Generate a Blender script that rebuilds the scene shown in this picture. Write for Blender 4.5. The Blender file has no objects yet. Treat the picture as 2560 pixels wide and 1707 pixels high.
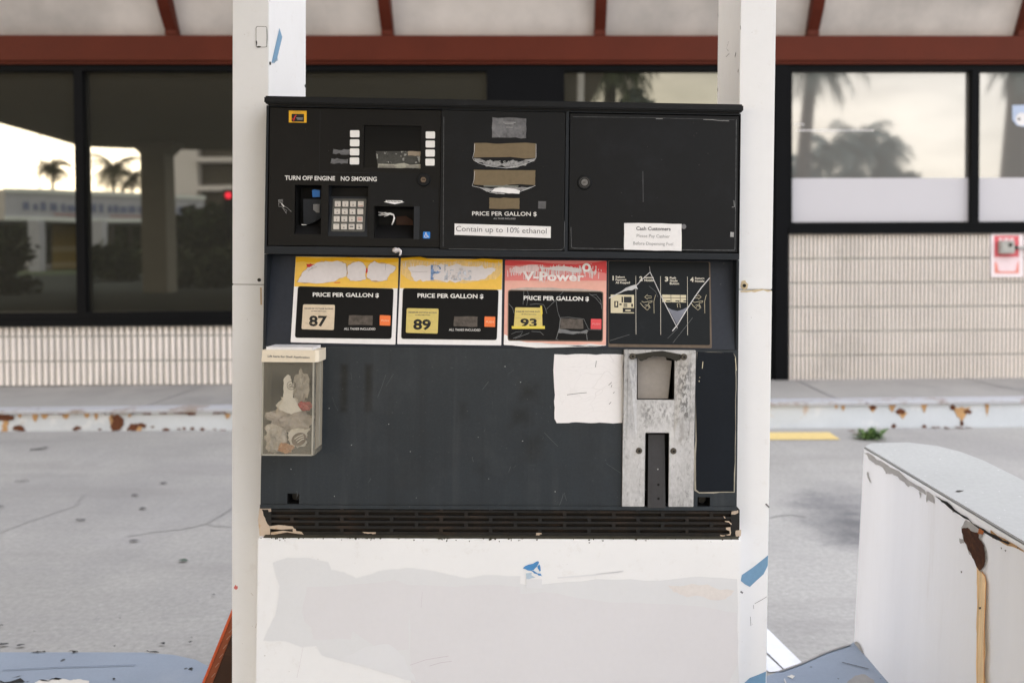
import bpy, bmesh, math, random
from mathutils import Vector, Matrix, noise as mnoise

# ------------------------------------------------------------------ camera, sky, sun, exposure
S = bpy.context.scene
COL = S.collection
F = 2177.0                                   # focal length in photo pixels (2560 wide)
PPX, PPY = 1402.0, 658.0
PITCH, ROLL, EYE = math.radians(1.27), 0.004, 1.34
cam = bpy.data.cameras.new('camera')
cam.sensor_width = 36.0
cam.lens = 36.0*F/2560
cam.shift_x = -(PPX-1280)/2560
cam.shift_y = -(853.5-PPY)/2560
cam.clip_end = 1500
cam.clip_start = 0.05
cam.dof.use_dof = True
cam.dof.focus_distance = 2.02
cam.dof.aperture_fstop = 2.6
co = bpy.data.objects.new('camera', cam)
COL.objects.link(co)
_r, _u, _f = Vector((1,0,0)), Vector((0,math.sin(PITCH),math.cos(PITCH))), Vector((0,math.cos(PITCH),-math.sin(PITCH)))
CR = _r*math.cos(ROLL)-_u*math.sin(ROLL)
CU = _u*math.cos(ROLL)+_r*math.sin(ROLL)
CF = _f
C0 = Vector((0,0,EYE))
co.matrix_world = Matrix(((CR.x,CU.x,-CF.x,0),(CR.y,CU.y,-CF.y,0),(CR.z,CU.z,-CF.z,EYE),(0,0,0,1)))
S.camera = co

SUN_EL, SUN_AZ = math.radians(9), math.radians(-148)   # azimuth from +Y towards +X: behind the camera, to the left
w = bpy.data.worlds.new('World'); S.world = w; w.use_nodes = True
nt = w.node_tree; nt.nodes.clear()
def N(t, kind, **kw):
    n = t.nodes.new(kind)
    for k, v in kw.items(): setattr(n, k, v)
    return n
sky = N(nt, 'ShaderNodeTexSky', sky_type='NISHITA', sun_disc=False)
sky.sun_elevation = SUN_EL; sky.sun_rotation = SUN_AZ
sky.air_density = 1.0; sky.dust_density = 1.0; sky.ozone_density = 1.0
tc = N(nt, 'ShaderNodeTexCoord')
mp = N(nt, 'ShaderNodeMapping'); mp.inputs['Scale'].default_value = (1.6,1.6,5.0)
cn = N(nt, 'ShaderNodeTexNoise'); cn.inputs['Scale'].default_value = 1.4; cn.inputs['Detail'].default_value = 6; cn.inputs['Roughness'].default_value = .55
cr = N(nt, 'ShaderNodeValToRGB'); cr.color_ramp.elements[0].position = .40; cr.color_ramp.elements[1].position = .68
cr.color_ramp.elements[0].color = (.80,.80,.80,1); cr.color_ramp.elements[1].color = (.95,.95,.95,1)
mx = N(nt, 'ShaderNodeMix', data_type='RGBA'); mx.inputs['B'].default_value = (6.6,6.5,6.9,1)   # thin bright cloud, in sky units
bg = N(nt, 'ShaderNodeBackground'); bg.inputs['Strength'].default_value = 0.10
out = N(nt, 'ShaderNodeOutputWorld')
L = nt.links.new
sz_ = N(nt,'ShaderNodeSeparateXYZ'); up_ = N(nt,'ShaderNodeMapRange'); up_.inputs['From Min'].default_value = .05; up_.inputs['From Max'].default_value = .9
cc = N(nt,'ShaderNodeMix', data_type='RGBA'); pass; cc.inputs['B'].default_value = (12.0,12.4,13.8,1)   # overcast: brighter overhead
hz_ = N(nt,'ShaderNodeMix', data_type='RGBA'); hz_.inputs['A'].default_value = (11.2,8.8,5.4,1); hz_.inputs['B'].default_value = (10.2,9.4,8.4,1)   # sunset side warm, far side cool
hx_ = N(nt,'ShaderNodeMapRange'); hx_.inputs['From Min'].default_value = -.6; hx_.inputs['From Max'].default_value = .45
L(sz_.outputs[0], hx_.inputs['Value']); L(hx_.outputs['Result'], hz_.inputs['Factor']); L(hz_.outputs['Result'], cc.inputs['A'])
L(tc.outputs['Generated'], sz_.inputs[0]); L(sz_.outputs[2], up_.inputs['Value']); L(up_.outputs['Result'], cc.inputs['Factor']); cl2 = N(nt,'ShaderNodeTexNoise'); cl2.inputs['Scale'].default_value = 2.6; cl2.inputs['Detail'].default_value = 7; cl2.inputs['Roughness'].default_value = .6
clr = N(nt,'ShaderNodeMapRange'); clr.inputs['From Min'].default_value = .34; clr.inputs['From Max'].default_value = .66; clr.inputs['To Min'].default_value = .72; clr.inputs['To Max'].default_value = 1.15
clm = N(nt,'ShaderNodeVectorMath', operation='SCALE')
L(mp.outputs['Vector'], cl2.inputs['Vector']); L(cl2.outputs['Fac'], clr.inputs['Value']); L(cc.outputs['Result'], clm.inputs[0]); L(clr.outputs['Result'], clm.inputs['Scale']); L(clm.outputs[0], mx.inputs['B'])
L(tc.outputs['Generated'], mp.inputs['Vector']); L(mp.outputs['Vector'], cn.inputs['Vector']); L(cn.outputs['Fac'], cr.inputs['Fac'])
L(cr.outputs['Color'], mx.inputs['Factor']); L(sky.outputs['Color'], mx.inputs['A']); L(mx.outputs['Result'], bg.inputs['Color']); L(bg.outputs['Background'], out.inputs['Surface'])

sl = bpy.data.lights.new('sun', 'SUN'); sl.energy = 0.5; sl.angle = math.radians(25); sl.color = (1.0,.90,.80)
so = bpy.data.objects.new('sun', sl); COL.objects.link(so)
sd = Vector((math.sin(SUN_AZ)*math.cos(SUN_EL), math.cos(SUN_AZ)*math.cos(SUN_EL), math.sin(SUN_EL)))
so.rotation_euler = sd.to_track_quat('Z','Y').to_euler(); so.location = sd*30

S.view_settings.view_transform = 'Standard'; S.view_settings.look = 'None'; S.view_settings.gamma = 1
S.view_settings.exposure = 1.80
S.cycles.use_denoising = True
S.cycles.max_bounces = 8; S.cycles.caustics_reflective = False; S.cycles.caustics_refractive = False
S.cycles.sample_clamp_indirect = 6

# ------------------------------------------------------------------ pixel helpers: a photo pixel is only used to find a place on a real plane
def Z(x0, y0, s): return lambda X, Y: (x0+X/s, y0+Y/s)
D = Z(0,0,2352/2560)
zA = Z(640,220,3.733); zB = Z(1080,240,2.868); zC = Z(640,620,3.675); zD = Z(1220,620,3.675)
zE = Z(620,840,2.904); zF = Z(1340,840,2.9037); zG = Z(600,1240,3.357); zH = Z(1200,1240,3.095)
zK = Z(700,480,5.6); zX = Z(640,860,5.405); zS = Z(2430,560,10.45); zU = Z(1800,1060,2.4237)
zL = Z(0,420,3.563); zT = Z(0,0,2.8); zR = Z(1760,0,2.8); zW = Z(0,780,3.41); zY = Z(1800,500,2.613); zV = Z(0,1200,3.093)
zO = Z(480,1500,7.575)
def ray(p): return CR*((p[0]-PPX)/F) - CU*((p[1]-PPY)/F) + CF
class Surf:
    """a flat real surface: frame matrix M, point o, axes ex, ez, outward normal n, all in the frame of M"""
    def __init__(s, M, o, ex, ez):
        s.M, s.o, s.ex, s.ez = M, Vector(o), Vector(ex).normalized(), Vector(ez).normalized()
        s.n = s.ex.cross(s.ez).normalized()
        s.Mi = M.inverted()
    def __call__(s, p, d=0.0):                # pixel -> point in the frame, d metres proud of the surface
        o = s.Mi @ C0; r = (s.Mi.to_3x3() @ ray(p))
        t = (s.o + s.n*d - o).dot(s.n)/r.dot(s.n)
        return o + r*t
    def xz(s, p, d=0.0):
        q = s(p, d) - s.o
        return q.dot(s.ex), q.dot(s.ez)
    def at(s, x, z, d=0.0): return s.o + s.ex*x + s.ez*z + s.n*d
I4 = Matrix.Identity(4)

# ------------------------------------------------------------------ materials
MATS = {}
def mat(name, col, rough=.55, metal=0.0, var=.12, vs=6.0, fine=.05, fs=120.0, bump=0.0, bs=200.0, spec=.3, extra=None, emit=None, trans=0, alpha=1, stretch=(1,1,1)):
    if name in MATS: return MATS[name]
    m = bpy.data.materials.new(name); m.use_nodes = True
    t = m.node_tree; t.nodes.clear(); l = t.links.new
    o = N(t,'ShaderNodeOutputMaterial'); b = N(t,'ShaderNodeBsdfPrincipled'); l(b.outputs[0], o.inputs[0])
    c = N(t,'ShaderNodeTexCoord'); mpn = N(t,'ShaderNodeMapping'); mpn.inputs['Scale'].default_value = stretch; l(c.outputs['Object'], mpn.inputs[0])
    crd = mpn.outputs[0]
    def noise(sc, det=5, ro=.6):
        n = N(t,'ShaderNodeTexNoise'); n.inputs['Scale'].default_value = sc; n.inputs['Detail'].default_value = det; n.inputs['Roughness'].default_value = ro
        l(crd, n.inputs['Vector']); return n.outputs['Fac']
    def math_(op, a, b2, clamp=False):
        n = N(t,'ShaderNodeMath', operation=op); n.use_clamp = clamp
        for i, q in enumerate((a,b2)):
            if isinstance(q,(int,float)): n.inputs[i].default_value = q
            elif q is not None: l(q, n.inputs[i])
        return n.outputs[0]
    def mix(f, a, b2):
        n = N(t,'ShaderNodeMix', data_type='RGBA')
        for k, q in (('Factor',f),('A',a),('B',b2)):
            if isinstance(q,(int,float)): n.inputs[k].default_value = q
            elif isinstance(q,tuple): n.inputs[k].default_value = (*q[:3],1)
            else: l(q, n.inputs[k])
        return n.outputs['Result']
    n1 = noise(vs); n2 = noise(fs, 3)
    k = math_('ADD', math_('MULTIPLY', math_('SUBTRACT', n1, .5), 2*var*1.6), math_('MULTIPLY', math_('SUBTRACT', n2, .5), 2*fine*1.6))
    k = math_('ADD', k, 1.0)
    vm = N(t,'ShaderNodeVectorMath', operation='SCALE'); vm.inputs[0].default_value = col[:3]; l(k, vm.inputs['Scale'])
    colr = vm.outputs[0]
    rgh = math_('ADD', rough, math_('MULTIPLY', math_('SUBTRACT', n1, .5), .25*rough), True)
    env = dict(t=t,l=l,noise=noise,math=math_,mix=mix,crd=crd,obj=c.outputs['Object'],b=b,gen=c.outputs['Generated'])
    if extra:
        r = extra(env, colr, rgh)
        colr, rgh = r if isinstance(r, tuple) else (r, rgh)
    l(colr, b.inputs['Base Color']); l(rgh, b.inputs['Roughness'])
    b.inputs['Metallic'].default_value = metal
    b.inputs['Specular IOR Level'].default_value = spec
    if trans: b.inputs['Transmission Weight'].default_value = trans
    if alpha < 1: b.inputs['Alpha'].default_value = alpha
    if emit: b.inputs['Emission Color'].default_value = (*emit[0],1); b.inputs['Emission Strength'].default_value = emit[1]
    if bump:
        bn = N(t,'ShaderNodeBump'); bn.inputs['Strength'].default_value = bump; bn.inputs['Distance'].default_value = .002
        l(noise(bs, 4), bn.inputs['Height']); l(bn.outputs[0], b.inputs['Normal'])
    MATS[name] = m
    return m

def ramp(e, val, a, b):                      # 0 below a, 1 above b
    n = N(e['t'],'ShaderNodeMapRange'); n.interpolation_type = 'SMOOTHSTEP'
    n.inputs['From Min'].default_value = a; n.inputs['From Max'].default_value = b
    e['l'](val, n.inputs['Value']); return n.outputs['Result']
def sep(e):
    n = N(e['t'],'ShaderNodeSeparateXYZ'); e['l'](e['obj'], n.inputs[0]); return n.outputs
def soft_rect(e, ax, cx, hx, az, cz, hz, soft):
    m = e['math']
    dx = m('SUBTRACT', m('ABSOLUTE', m('SUBTRACT', ax, cx), None), hx)
    dz = m('SUBTRACT', m('ABSOLUTE', m('SUBTRACT', az, cz), None), hz)
    n = m('MAXIMUM', dx, dz)
    return ramp(e, m('MULTIPLY', n, -1), -soft, soft)
def dusty(colD, lo=.5, hi=.75, sc=9.0, amt=.5, det=8, stretch=None):
    def f(e, c, r):
        n = e['noise'](sc, det, .7)
        k = e['math']('MULTIPLY', ramp(e, n, lo, hi), amt)
        return e['mix'](k, c, colD), r
    return f
def speck(colD, sc=140, lo=.66, hi=.72, amt=.7):
    def f(e, c, r):
        n = e['noise'](sc, 2, .5)
        return e['mix'](e['math']('MULTIPLY', ramp(e, n, lo, hi), amt), c, colD), r
    return f
def chain(*fs):
    def f(e, c, r):
        for g in fs:
            q = g(e, c, r); c, r = q if isinstance(q, tuple) else (q, r)
        return c, r
    return f

# ------------------------------------------------------------------ meshes
class MB:
    def __init__(s, frame=None): s.v=[]; s.f=[]; s.m=[]; s.mats=[]; s.frame = frame or I4
    def mi(s, m):
        if m not in s.mats: s.mats.append(m)
        return s.mats.index(m)
    def poly(s, pts, m):
        b = len(s.v); s.v += [Vector(p) for p in pts]; s.f.append(tuple(range(b,b+len(pts)))); s.m.append(s.mi(m))
    def prism(s, pts, off, m, m2=None):
        off = Vector(off); n = len(pts); b = len(s.v); k = s.mi(m); k2 = s.mi(m2 or m)
        s.v += [Vector(p) for p in pts] + [Vector(p)+off for p in pts]
        s.f.append(tuple(range(b,b+n))); s.m.append(k)
        s.f.append(tuple(range(b+2*n-1,b+n-1,-1))); s.m.append(k2)
        for i in range(n):
            j = (i+1)%n; s.f.append((b+i,b+n+i,b+n+j,b+j)); s.m.append(k2)
    def box(s, x0,x1,y0,y1,z0,z1, m):
        s.prism([(x0,y0,z0),(x1,y0,z0),(x1,y0,z1),(x0,y0,z1)], (0,y1-y0,0), m)
    def sheet(s, surf, zm, pts, d, m, thick=0):
        q = [surf(zm(*p), d) for p in pts]
        if thick: s.prism(q, -surf.n*thick, m)
        else: s.poly(q, m)
    def plate(s, x0,x1,z0,z1, y0,y1, holes, m, mh=None):
        xs = sorted({x0,x1,*[h[0] for h in holes],*[h[1] for h in holes]}); zs = sorted({z0,z1,*[h[2] for h in holes],*[h[3] for h in holes]})
        xs = [x for x in xs if x0-1e-9<=x<=x1+1e-9]; zs = [z for z in zs if z0-1e-9<=z<=z1+1e-9]
        def solid(i,j):
            if i<0 or j<0 or i>=len(xs)-1 or j>=len(zs)-1: return False
            cx, cz = (xs[i]+xs[i+1])/2, (zs[j]+zs[j+1])/2
            return not any(h[0]<cx<h[1] and h[2]<cz<h[3] for h in holes)
        mh = mh or m
        for i in range(len(xs)-1):
            for j in range(len(zs)-1):
                if not solid(i,j): continue
                a,b,c,d = xs[i],xs[i+1],zs[j],zs[j+1]
                s.poly([(a,y0,c),(b,y0,c),(b,y0,d),(a,y0,d)], m); s.poly([(a,y1,c),(a,y1,d),(b,y1,d),(b,y1,c)], m)
                if not solid(i-1,j): s.poly([(a,y0,c),(a,y0,d),(a,y1,d),(a,y1,c)], mh)
                if not solid(i+1,j): s.poly([(b,y0,c),(b,y1,c),(b,y1,d),(b,y0,d)], mh)
                if not solid(i,j-1): s.poly([(a,y0,c),(a,y1,c),(b,y1,c),(b,y0,c)], mh)
                if not solid(i,j+1): s.poly([(a,y0,d),(b,y0,d),(b,y1,d),(a,y1,d)], mh)
    def pocket(s, x0,x1,z0,z1,y0,y1, m, mb=None):
        s.poly([(x0,y1,z0),(x1,y1,z0),(x1,y1,z1),(x0,y1,z1)], mb or m)
        s.poly([(x0,y0,z0),(x0,y0,z1),(x0,y1,z1),(x0,y1,z0)], m); s.poly([(x1,y0,z0),(x1,y1,z0),(x1,y1,z1),(x1,y0,z1)], m)
        s.poly([(x0,y0,z0),(x0,y1,z0),(x1,y1,z0),(x1,y0,z0)], m); s.poly([(x0,y0,z1),(x1,y0,z1),(x1,y1,z1),(x0,y1,z1)], m)
    def disc(s, c, r, ax, h, m, n=20, r2=None):
        ax = Vector(ax).normalized(); a = ax.orthogonal().normalized(); b2 = ax.cross(a); c = Vector(c); r2 = r if r2 is None else r2
        b = len(s.v); k = s.mi(m)
        for q, rr in ((0,r),(h,r2)):
            s.v += [c+ax*q+(a*math.cos(6.2832*i/n)+b2*math.sin(6.2832*i/n))*rr for i in range(n)]
        s.f.append(tuple(range(b,b+n))); s.m.append(k); s.f.append(tuple(range(b+2*n-1,b+n-1,-1))); s.m.append(k)
        for i in range(n): s.f.append((b+i,b+n+i,b+n+(i+1)%n,b+(i+1)%n)); s.m.append(k)
    def tube(s, pts, r, m, n=6, r1=None):
        pts = [Vector(p) for p in pts]; b = len(s.v); k = s.mi(m); r1 = r if r1 is None else r1
        for i, p in enumerate(pts):
            t = (pts[min(i+1,len(pts)-1)]-pts[max(i-1,0)]).normalized(); a = t.orthogonal().normalized()
            if i: a = (pa-t*pa.dot(t)).normalized()
            pa = a; c = t.cross(a); rr = r+(r1-r)*i/max(1,len(pts)-1)
            s.v += [p+(a*math.cos(6.2832*j/n)+c*math.sin(6.2832*j/n))*rr for j in range(n)]
        for i in range(len(pts)-1):
            for j in range(n):
                s.f.append((b+i*n+j,b+i*n+(j+1)%n,b+(i+1)*n+(j+1)%n,b+(i+1)*n+j)); s.m.append(k)
        s.f.append(tuple(range(b,b+n))); s.m.append(k); s.f.append(tuple(range(b+len(pts)*n-1,b+(len(pts)-1)*n-1,-1))); s.m.append(k)
    def strip(s, surf, zm, pts, wd, d, m):      # a flat line drawn on a surface, wd in metres
        q = [surf(zm(*p), d) for p in pts]; n = surf.n; lft=[]; rgt=[]
        for i,p in enumerate(q):
            t = (q[min(i+1,len(q)-1)]-q[max(i-1,0)]).normalized(); c = n.cross(t)*wd/2
            lft.append(p+c); rgt.append(p-c)
        for i in range(len(q)-1): s.poly([rgt[i],rgt[i+1],lft[i+1],lft[i]], m)
    def text(s, txt, surf, zm, quad, d, m, bold=0.0):   # lettering fitted to the quad TL,TR,BR,BL
        vv, ff = glyphs(txt, bold)
        x0=min(v[0] for v in vv); x1=max(v[0] for v in vv); y0=min(v[1] for v in vv); y1=max(v[1] for v in vv)
        if len(quad)==2: (a,b),(c,e) = quad; quad=[(a,b),(c,b),(c,e),(a,e)]
        TL,TR,BR,BL = [surf(zm(*p), d) for p in quad]
        b = len(s.v); k = s.mi(m)
        for v in vv:
            p=(v[0]-x0)/(x1-x0); q=(v[1]-y0)/max(1e-6,(y1-y0))
            s.v.append((BL*(1-p)+BR*p)*(1-q)+(TL*(1-p)+TR*p)*q)
        for f in ff: s.f.append(tuple(i+b for i in f)); s.m.append(k)
    def build(s, name, parent=None, bevel=0, smooth=False, seg=2):
        me = bpy.data.meshes.new(name)
        rel = s.frame
        if parent is not None: rel = parent.get_frame_inv() @ s.frame if hasattr(parent,'get_frame_inv') else FR[parent.name].inverted() @ s.frame
        me.from_pydata([rel @ v for v in s.v], [], s.f)
        for m in s.mats: me.materials.append(m)
        for p, k in zip(me.polygons, s.m): p.material_index = k; p.use_smooth = smooth
        me.update()
        bm = bmesh.new(); bm.from_mesh(me)
        bmesh.ops.remove_doubles(bm, verts=bm.verts, dist=1e-6) if (bevel or smooth) else None
        bmesh.ops.recalc_face_normals(bm, faces=bm.faces)
        if bevel:
            ed = [e for e in bm.edges if len(e.link_faces)==2 and e.calc_face_angle(0) > .5]
            bmesh.ops.bevel(bm, geom=ed, offset=bevel, segments=seg, affect='EDGES', clamp_overlap=True)
        bm.to_mesh(me); bm.free()
        o = bpy.data.objects.new(name, me); COL.objects.link(o)
        if parent is not None: o.parent = parent
        FR[o.name] = FR[parent.name] if parent is not None else I4
        return o
FR = {}
_GC = {}
def glyphs(txt, bold):
    k = (txt, bold)
    if k in _GC: return _GC[k]
    c = bpy.data.curves.new('t','FONT'); c.body = txt; c.size = 1; c.offset = bold; c.resolution_u = 3; c.fill_mode = 'FRONT'; c.space_line = .9
    o = bpy.data.objects.new('t', c); COL.objects.link(o)
    dg = bpy.context.evaluated_depsgraph_get(); me = bpy.data.meshes.new_from_object(o.evaluated_get(dg))
    r = ([tuple(v.co[:2]) for v in me.vertices], [tuple(p.vertices) for p in me.polygons])
    bpy.data.objects.remove(o); bpy.data.curves.remove(c); bpy.data.meshes.remove(me)
    _GC[k] = r; return r
def jag(pts, n=6, amp=.15, seed=1):
    r = random.Random(seed); o=[]
    for i,(x,y) in enumerate(pts):
        x2,y2 = pts[(i+1)%len(pts)]; dx,dy=x2-x,y2-y
        o.append((x,y))
        for k in range(1,n):
            t=k/n+(r.random()-.5)*.5/n; a=(r.random()-.5)*2*amp*math.hypot(dx,dy)/n*1.5
            ln=math.hypot(dx,dy) or 1
            o.append((x+dx*t-dy/ln*a, y+dy*t+dx/ln*a))
    return o
def rq(x0,y0,x1,y1,r,n=4):                   # rounded rectangle in zoom pixels
    o=[]
    for cx,cy,a in ((x1-r,y0+r,-90),(x1-r,y1-r,0),(x0+r,y1-r,90),(x0+r,y0+r,180)):
        for i in range(n+1):
            t=math.radians(a+90*i/n); o.append((cx+r*math.cos(t),cy+r*math.sin(t)))
    return o
def rquad(TL,TR,BR,BL,r=.06,n=3):            # any quad with rounded corners, r as a share of the sides
    P=[TL,TR,BR,BL]; o=[]
    for i in range(4):
        c=Vector(P[i]); a=Vector(P[i-1]); b=Vector(P[(i+1)%4]); L_=min((a-c).length,(b-c).length)*r
        p0=c+(a-c).normalized()*L_; p2=c+(b-c).normalized()*L_
        for k in range(n+1):
            t=k/n; q=p0*(1-t)**2+c*2*t*(1-t)+p2*t*t; o.append((q.x,q.y))
    return o
def thing(name, label, cat, M=None, group=None):
    o = bpy.data.objects.new(name, None); COL.objects.link(o); o.empty_display_size=.1
    o.matrix_world = M or I4; FR[o.name] = (M or I4).copy()
    o['label']=label; o['category']=cat
    if group: o['group']=group
    return o
def tag(o, label, cat, group=None):
    o['label']=label; o['category']=cat
    if group: o['group']=group
    return o
def at(x,y,z): return Matrix.Translation((x,y,z))
def struct(o): o['kind']='structure'; return o
def free(mb, name, base, label, cat, group=None, **kw):   # a thing that is one mesh: its origin goes to its base
    e = type('P',(),{})
    M = at(*base); inv = M.inverted()
    mb.v=[inv @ (mb.frame @ v) for v in mb.v]; mb.frame=I4
    o = mb.build(name, None, **kw); o.location = base; FR[o.name]=M
    return tag(o,label,cat,group)
# ------------------------------------------------------------------ shared materials
WHITE = mat('white_paint', (.80,.805,.815), .42, var=.035, vs=3.5, fine=.012, fs=60, bump=.25, bs=7,
            extra=chain(dusty((.55,.51,.46), .58,.80, 2.2, .22), dusty((.62,.60,.57), .55,.7, 30, .25), speck((.25,.22,.2), 90, .74,.78, .4)))
GREYPATCH = mat('grey_paint', (.69,.70,.72), .5, var=.03, vs=4, fine=.015, fs=70)
LILAC = mat('lilac_paint', (.68,.675,.70), .5, var=.03, vs=4, fine=.015, fs=70)
PALE = mat('pale_paint', (.705,.715,.74), .5, var=.03, vs=4, fine=.015, fs=70)
PEACH = mat('peach_paint', (.70,.665,.645), .5, var=.05, vs=8)
DIRT = mat('dirt', (.055,.05,.035), .9, var=.4, vs=60)
RUST = mat('rust', (.10,.035,.015), .85, var=.5, vs=25, fine=.3, fs=180, bump=.5, bs=120)
RUSTSTAIN = mat('rust_stain', (.40,.24,.11), .7, var=.35, vs=20)
RUSTSTREAK = mat('rust_streak', (.82,.60,.34), .6, var=.30, vs=9, stretch=(12,12,.6), fine=.15)
RUSTDARK = mat('rust_streak_edge', (.60,.25,.08), .6, var=.3, vs=9, stretch=(12,12,.6))
TAPE = mat('blue_tape', (.17,.31,.46), .6, var=.1, vs=20, fine=.06)
DARKSCREW = mat('screw_metal', (.03,.028,.025), .5, metal=.6)
BLACKLINE = mat('black_gap', (.012,.012,.012), .8)
CHIPGREY = mat('primer_grey', (.36,.35,.34), .8, var=.15, vs=40)

def _ground(e, c, r):
    m = e['math']; x = sep(e)
    a = ramp(e, e['noise'](.55, 6, .65), .42, .66)
    c = e['mix'](m('MULTIPLY', a, .30), c, (.185,.18,.19))
    b2 = ramp(e, e['noise'](2.3, 6, .7), .50, .72)
    c = e['mix'](m('MULTIPLY', b2, .22), c, (.17,.167,.17))
    sp = ramp(e, e['noise'](38, 2, .5), .66, .72); c = e['mix'](m('MULTIPLY', sp, .35), c, (.42,.42,.41))
    s2 = ramp(e, e['noise'](17, 3, .6), .68, .74); c = e['mix'](m('MULTIPLY', s2, .35), c, (.13,.13,.14))
    st = e['noise'](1.0, 6, .7)
    def streak(sx_, sy_, lo, hi, amt, col):
        nonlocal c
        mp2 = N(e['t'],'ShaderNodeMapping'); mp2.inputs['Scale'].default_value = (sx_, sy_, 1); e['l'](e['obj'], mp2.inputs[0])
        nn = N(e['t'],'ShaderNodeTexNoise'); nn.inputs['Scale'].default_value = 1; nn.inputs['Detail'].default_value = 7; nn.inputs['Roughness'].default_value = .68; e['l'](mp2.outputs[0], nn.inputs['Vector'])
        c = e['mix'](m('MULTIPLY', ramp(e, nn.outputs['Fac'], lo, hi), amt), c, col)
    streak(.5, 2.6, .50, .70, .38, (.19,.18,.175)); streak(2.2, .8, .54, .70, .25, (.40,.39,.38)); streak(.35, 1.3, .52, .66, .28, (.22,.21,.215))
    gr = ramp(e, e['noise'](95, 2, .5), .62, .70); c = e['mix'](m('MULTIPLY', gr, .30), c, (.17,.165,.16))
    def blot(cx, cy, rx, ry, amt, col):
        nonlocal c
        q = m('ADD', m('POWER', m('MULTIPLY', m('SUBTRACT', x[0], cx), 1/rx), 2.0), m('POWER', m('MULTIPLY', m('SUBTRACT', x[1], cy), 1/ry), 2.0))
        q = m('ADD', q, m('MULTIPLY', m('SUBTRACT', e['noise'](5, 6, .75), .5), 3.2))
        c = e['mix'](m('MULTIPLY', ramp(e, m('MULTIPLY', q, -1), -1.5, .1), amt), c, col)
    blot(1.34, 4.15, .22, .50, .50, (.07,.072,.08)); blot(1.50, 3.95, .22, .42, .55, (.06,.06,.066)); blot(1.48, 4.5, .28, .35, .35, (.09,.09,.10))
    blot(-2.2, 4.6, 1.4, .5, .18, (.17,.165,.165)); blot(2.6, 3.4, .7, .8, .2, (.17,.17,.175)); blot(-2.6,3.3,1.0,.4,.15,(.18,.175,.17))
    return c, r
CONC = mat('forecourt_concrete', (.302,.294,.278), .8, var=.10, vs=1.2, fine=.20, fs=45, bump=.35, bs=110, extra=_ground)
def _walk(e, c, r):
    x = sep(e); m = e['math']
    n = ramp(e, e['noise'](.9, 6, .7), .45, .68)
    c = e['mix'](m('MULTIPLY', n, .5), c, (.15,.147,.15))
    return c, r
WALK = mat('sidewalk_concrete', (.28,.272,.26), .85, var=.08, vs=2, fine=.08, fs=60, bump=.3, bs=90, extra=_walk)
ASPH = mat('asphalt', (.05,.05,.052), .85, var=.15, vs=1, fine=.2, fs=60)
GRASS = mat('grass_green', (.05,.075,.03), .9, var=.4, vs=3)
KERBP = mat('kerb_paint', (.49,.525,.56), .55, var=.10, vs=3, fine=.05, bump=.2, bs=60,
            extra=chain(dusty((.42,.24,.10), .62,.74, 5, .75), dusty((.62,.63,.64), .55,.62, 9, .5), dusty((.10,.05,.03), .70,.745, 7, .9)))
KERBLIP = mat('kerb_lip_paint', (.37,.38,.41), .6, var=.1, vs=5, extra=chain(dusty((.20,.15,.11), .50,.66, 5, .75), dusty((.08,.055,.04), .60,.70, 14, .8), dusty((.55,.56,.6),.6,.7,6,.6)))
YELLOWP = mat('yellow_paint', (.60,.46,.19), .7, var=.15, vs=20, extra=dusty((.45,.44,.43), .6,.7, 30, .7))
LINEP = mat('white_line_paint', (.62,.63,.66), .6, var=.1, vs=12, extra=dusty((.3,.3,.32), .62,.7, 14, .6))
ISLP = mat('island_paint', (.215,.255,.315), .5, var=.14, vs=2.5, fine=.06, bump=.2, bs=50,
           extra=chain(dusty((.27,.30,.35), .5,.7, 3, .6), speck((.03,.035,.04), 30, .72,.75, .9)))
CREAMP = mat('bare_cream', (.52,.50,.46), .8, var=.1, vs=12)
CRACK = mat('crack', (.235,.23,.225), .95, var=.3, vs=30)

BRICKC = mat('fluted_block', (.74,.69,.655), .9, var=.10, vs=2.2, fine=.10, fs=90, bump=.5, bs=160, extra=dusty((.42,.40,.37), .5,.75, 1.4, .45))
GROOVE = mat('block_groove', (.29,.295,.28), .95, var=.25, vs=3)
RED = mat('red_brown_paint', (.085,.0165,.0080), .5, spec=.12, var=.14, vs=3, fine=.06, fs=60, bump=.15, bs=40, extra=dusty((.05,.015,.012), .64,.72, 6, .5))
def _plaster(e, c, r):
    a = ramp(e, e['noise'](.8, 7, .6), .42, .72)
    c = e['mix'](e['math']('MULTIPLY', a, .7), c, (.30,.29,.285))
    return c, r
PLASTER = mat('soffit_plaster', (.62,.585,.56), .85, var=.12, vs=3, fine=.03, bump=.3, bs=30, extra=_plaster)
FRAME = mat('dark_window_frame', (.0035,.0040,.0050), .55, var=.2, vs=5, spec=.06)
INTER = mat('store_interior', (.03,.03,.03), .9)
ROOFM = mat('roof_metal', (.20,.18,.17), .7)
def glassmat(nm,col,met,rg):
    m = bpy.data.materials.new(nm); m.use_nodes=True; t=m.node_tree; t.nodes.clear(); l=t.links.new
    o=N(t,'ShaderNodeOutputMaterial'); b=N(t,'ShaderNodeBsdfPrincipled'); l(b.outputs[0],o.inputs[0])
    b.inputs['Base Color'].default_value=(*col,1); b.inputs['Metallic'].default_value=met; b.inputs['Specular IOR Level'].default_value=.2; b.inputs['Roughness'].default_value=rg
    c=N(t,'ShaderNodeTexCoord'); n=N(t,'ShaderNodeTexNoise'); n.inputs['Scale'].default_value=.9; n.inputs['Detail'].default_value=1; l(c.outputs['Object'],n.inputs['Vector'])
    bn=N(t,'ShaderNodeBump'); bn.inputs['Strength'].default_value=.05; bn.inputs['Distance'].default_value=.02; l(n.outputs['Fac'],bn.inputs['Height']); l(bn.outputs[0],b.inputs['Normal'])
    return m
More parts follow.
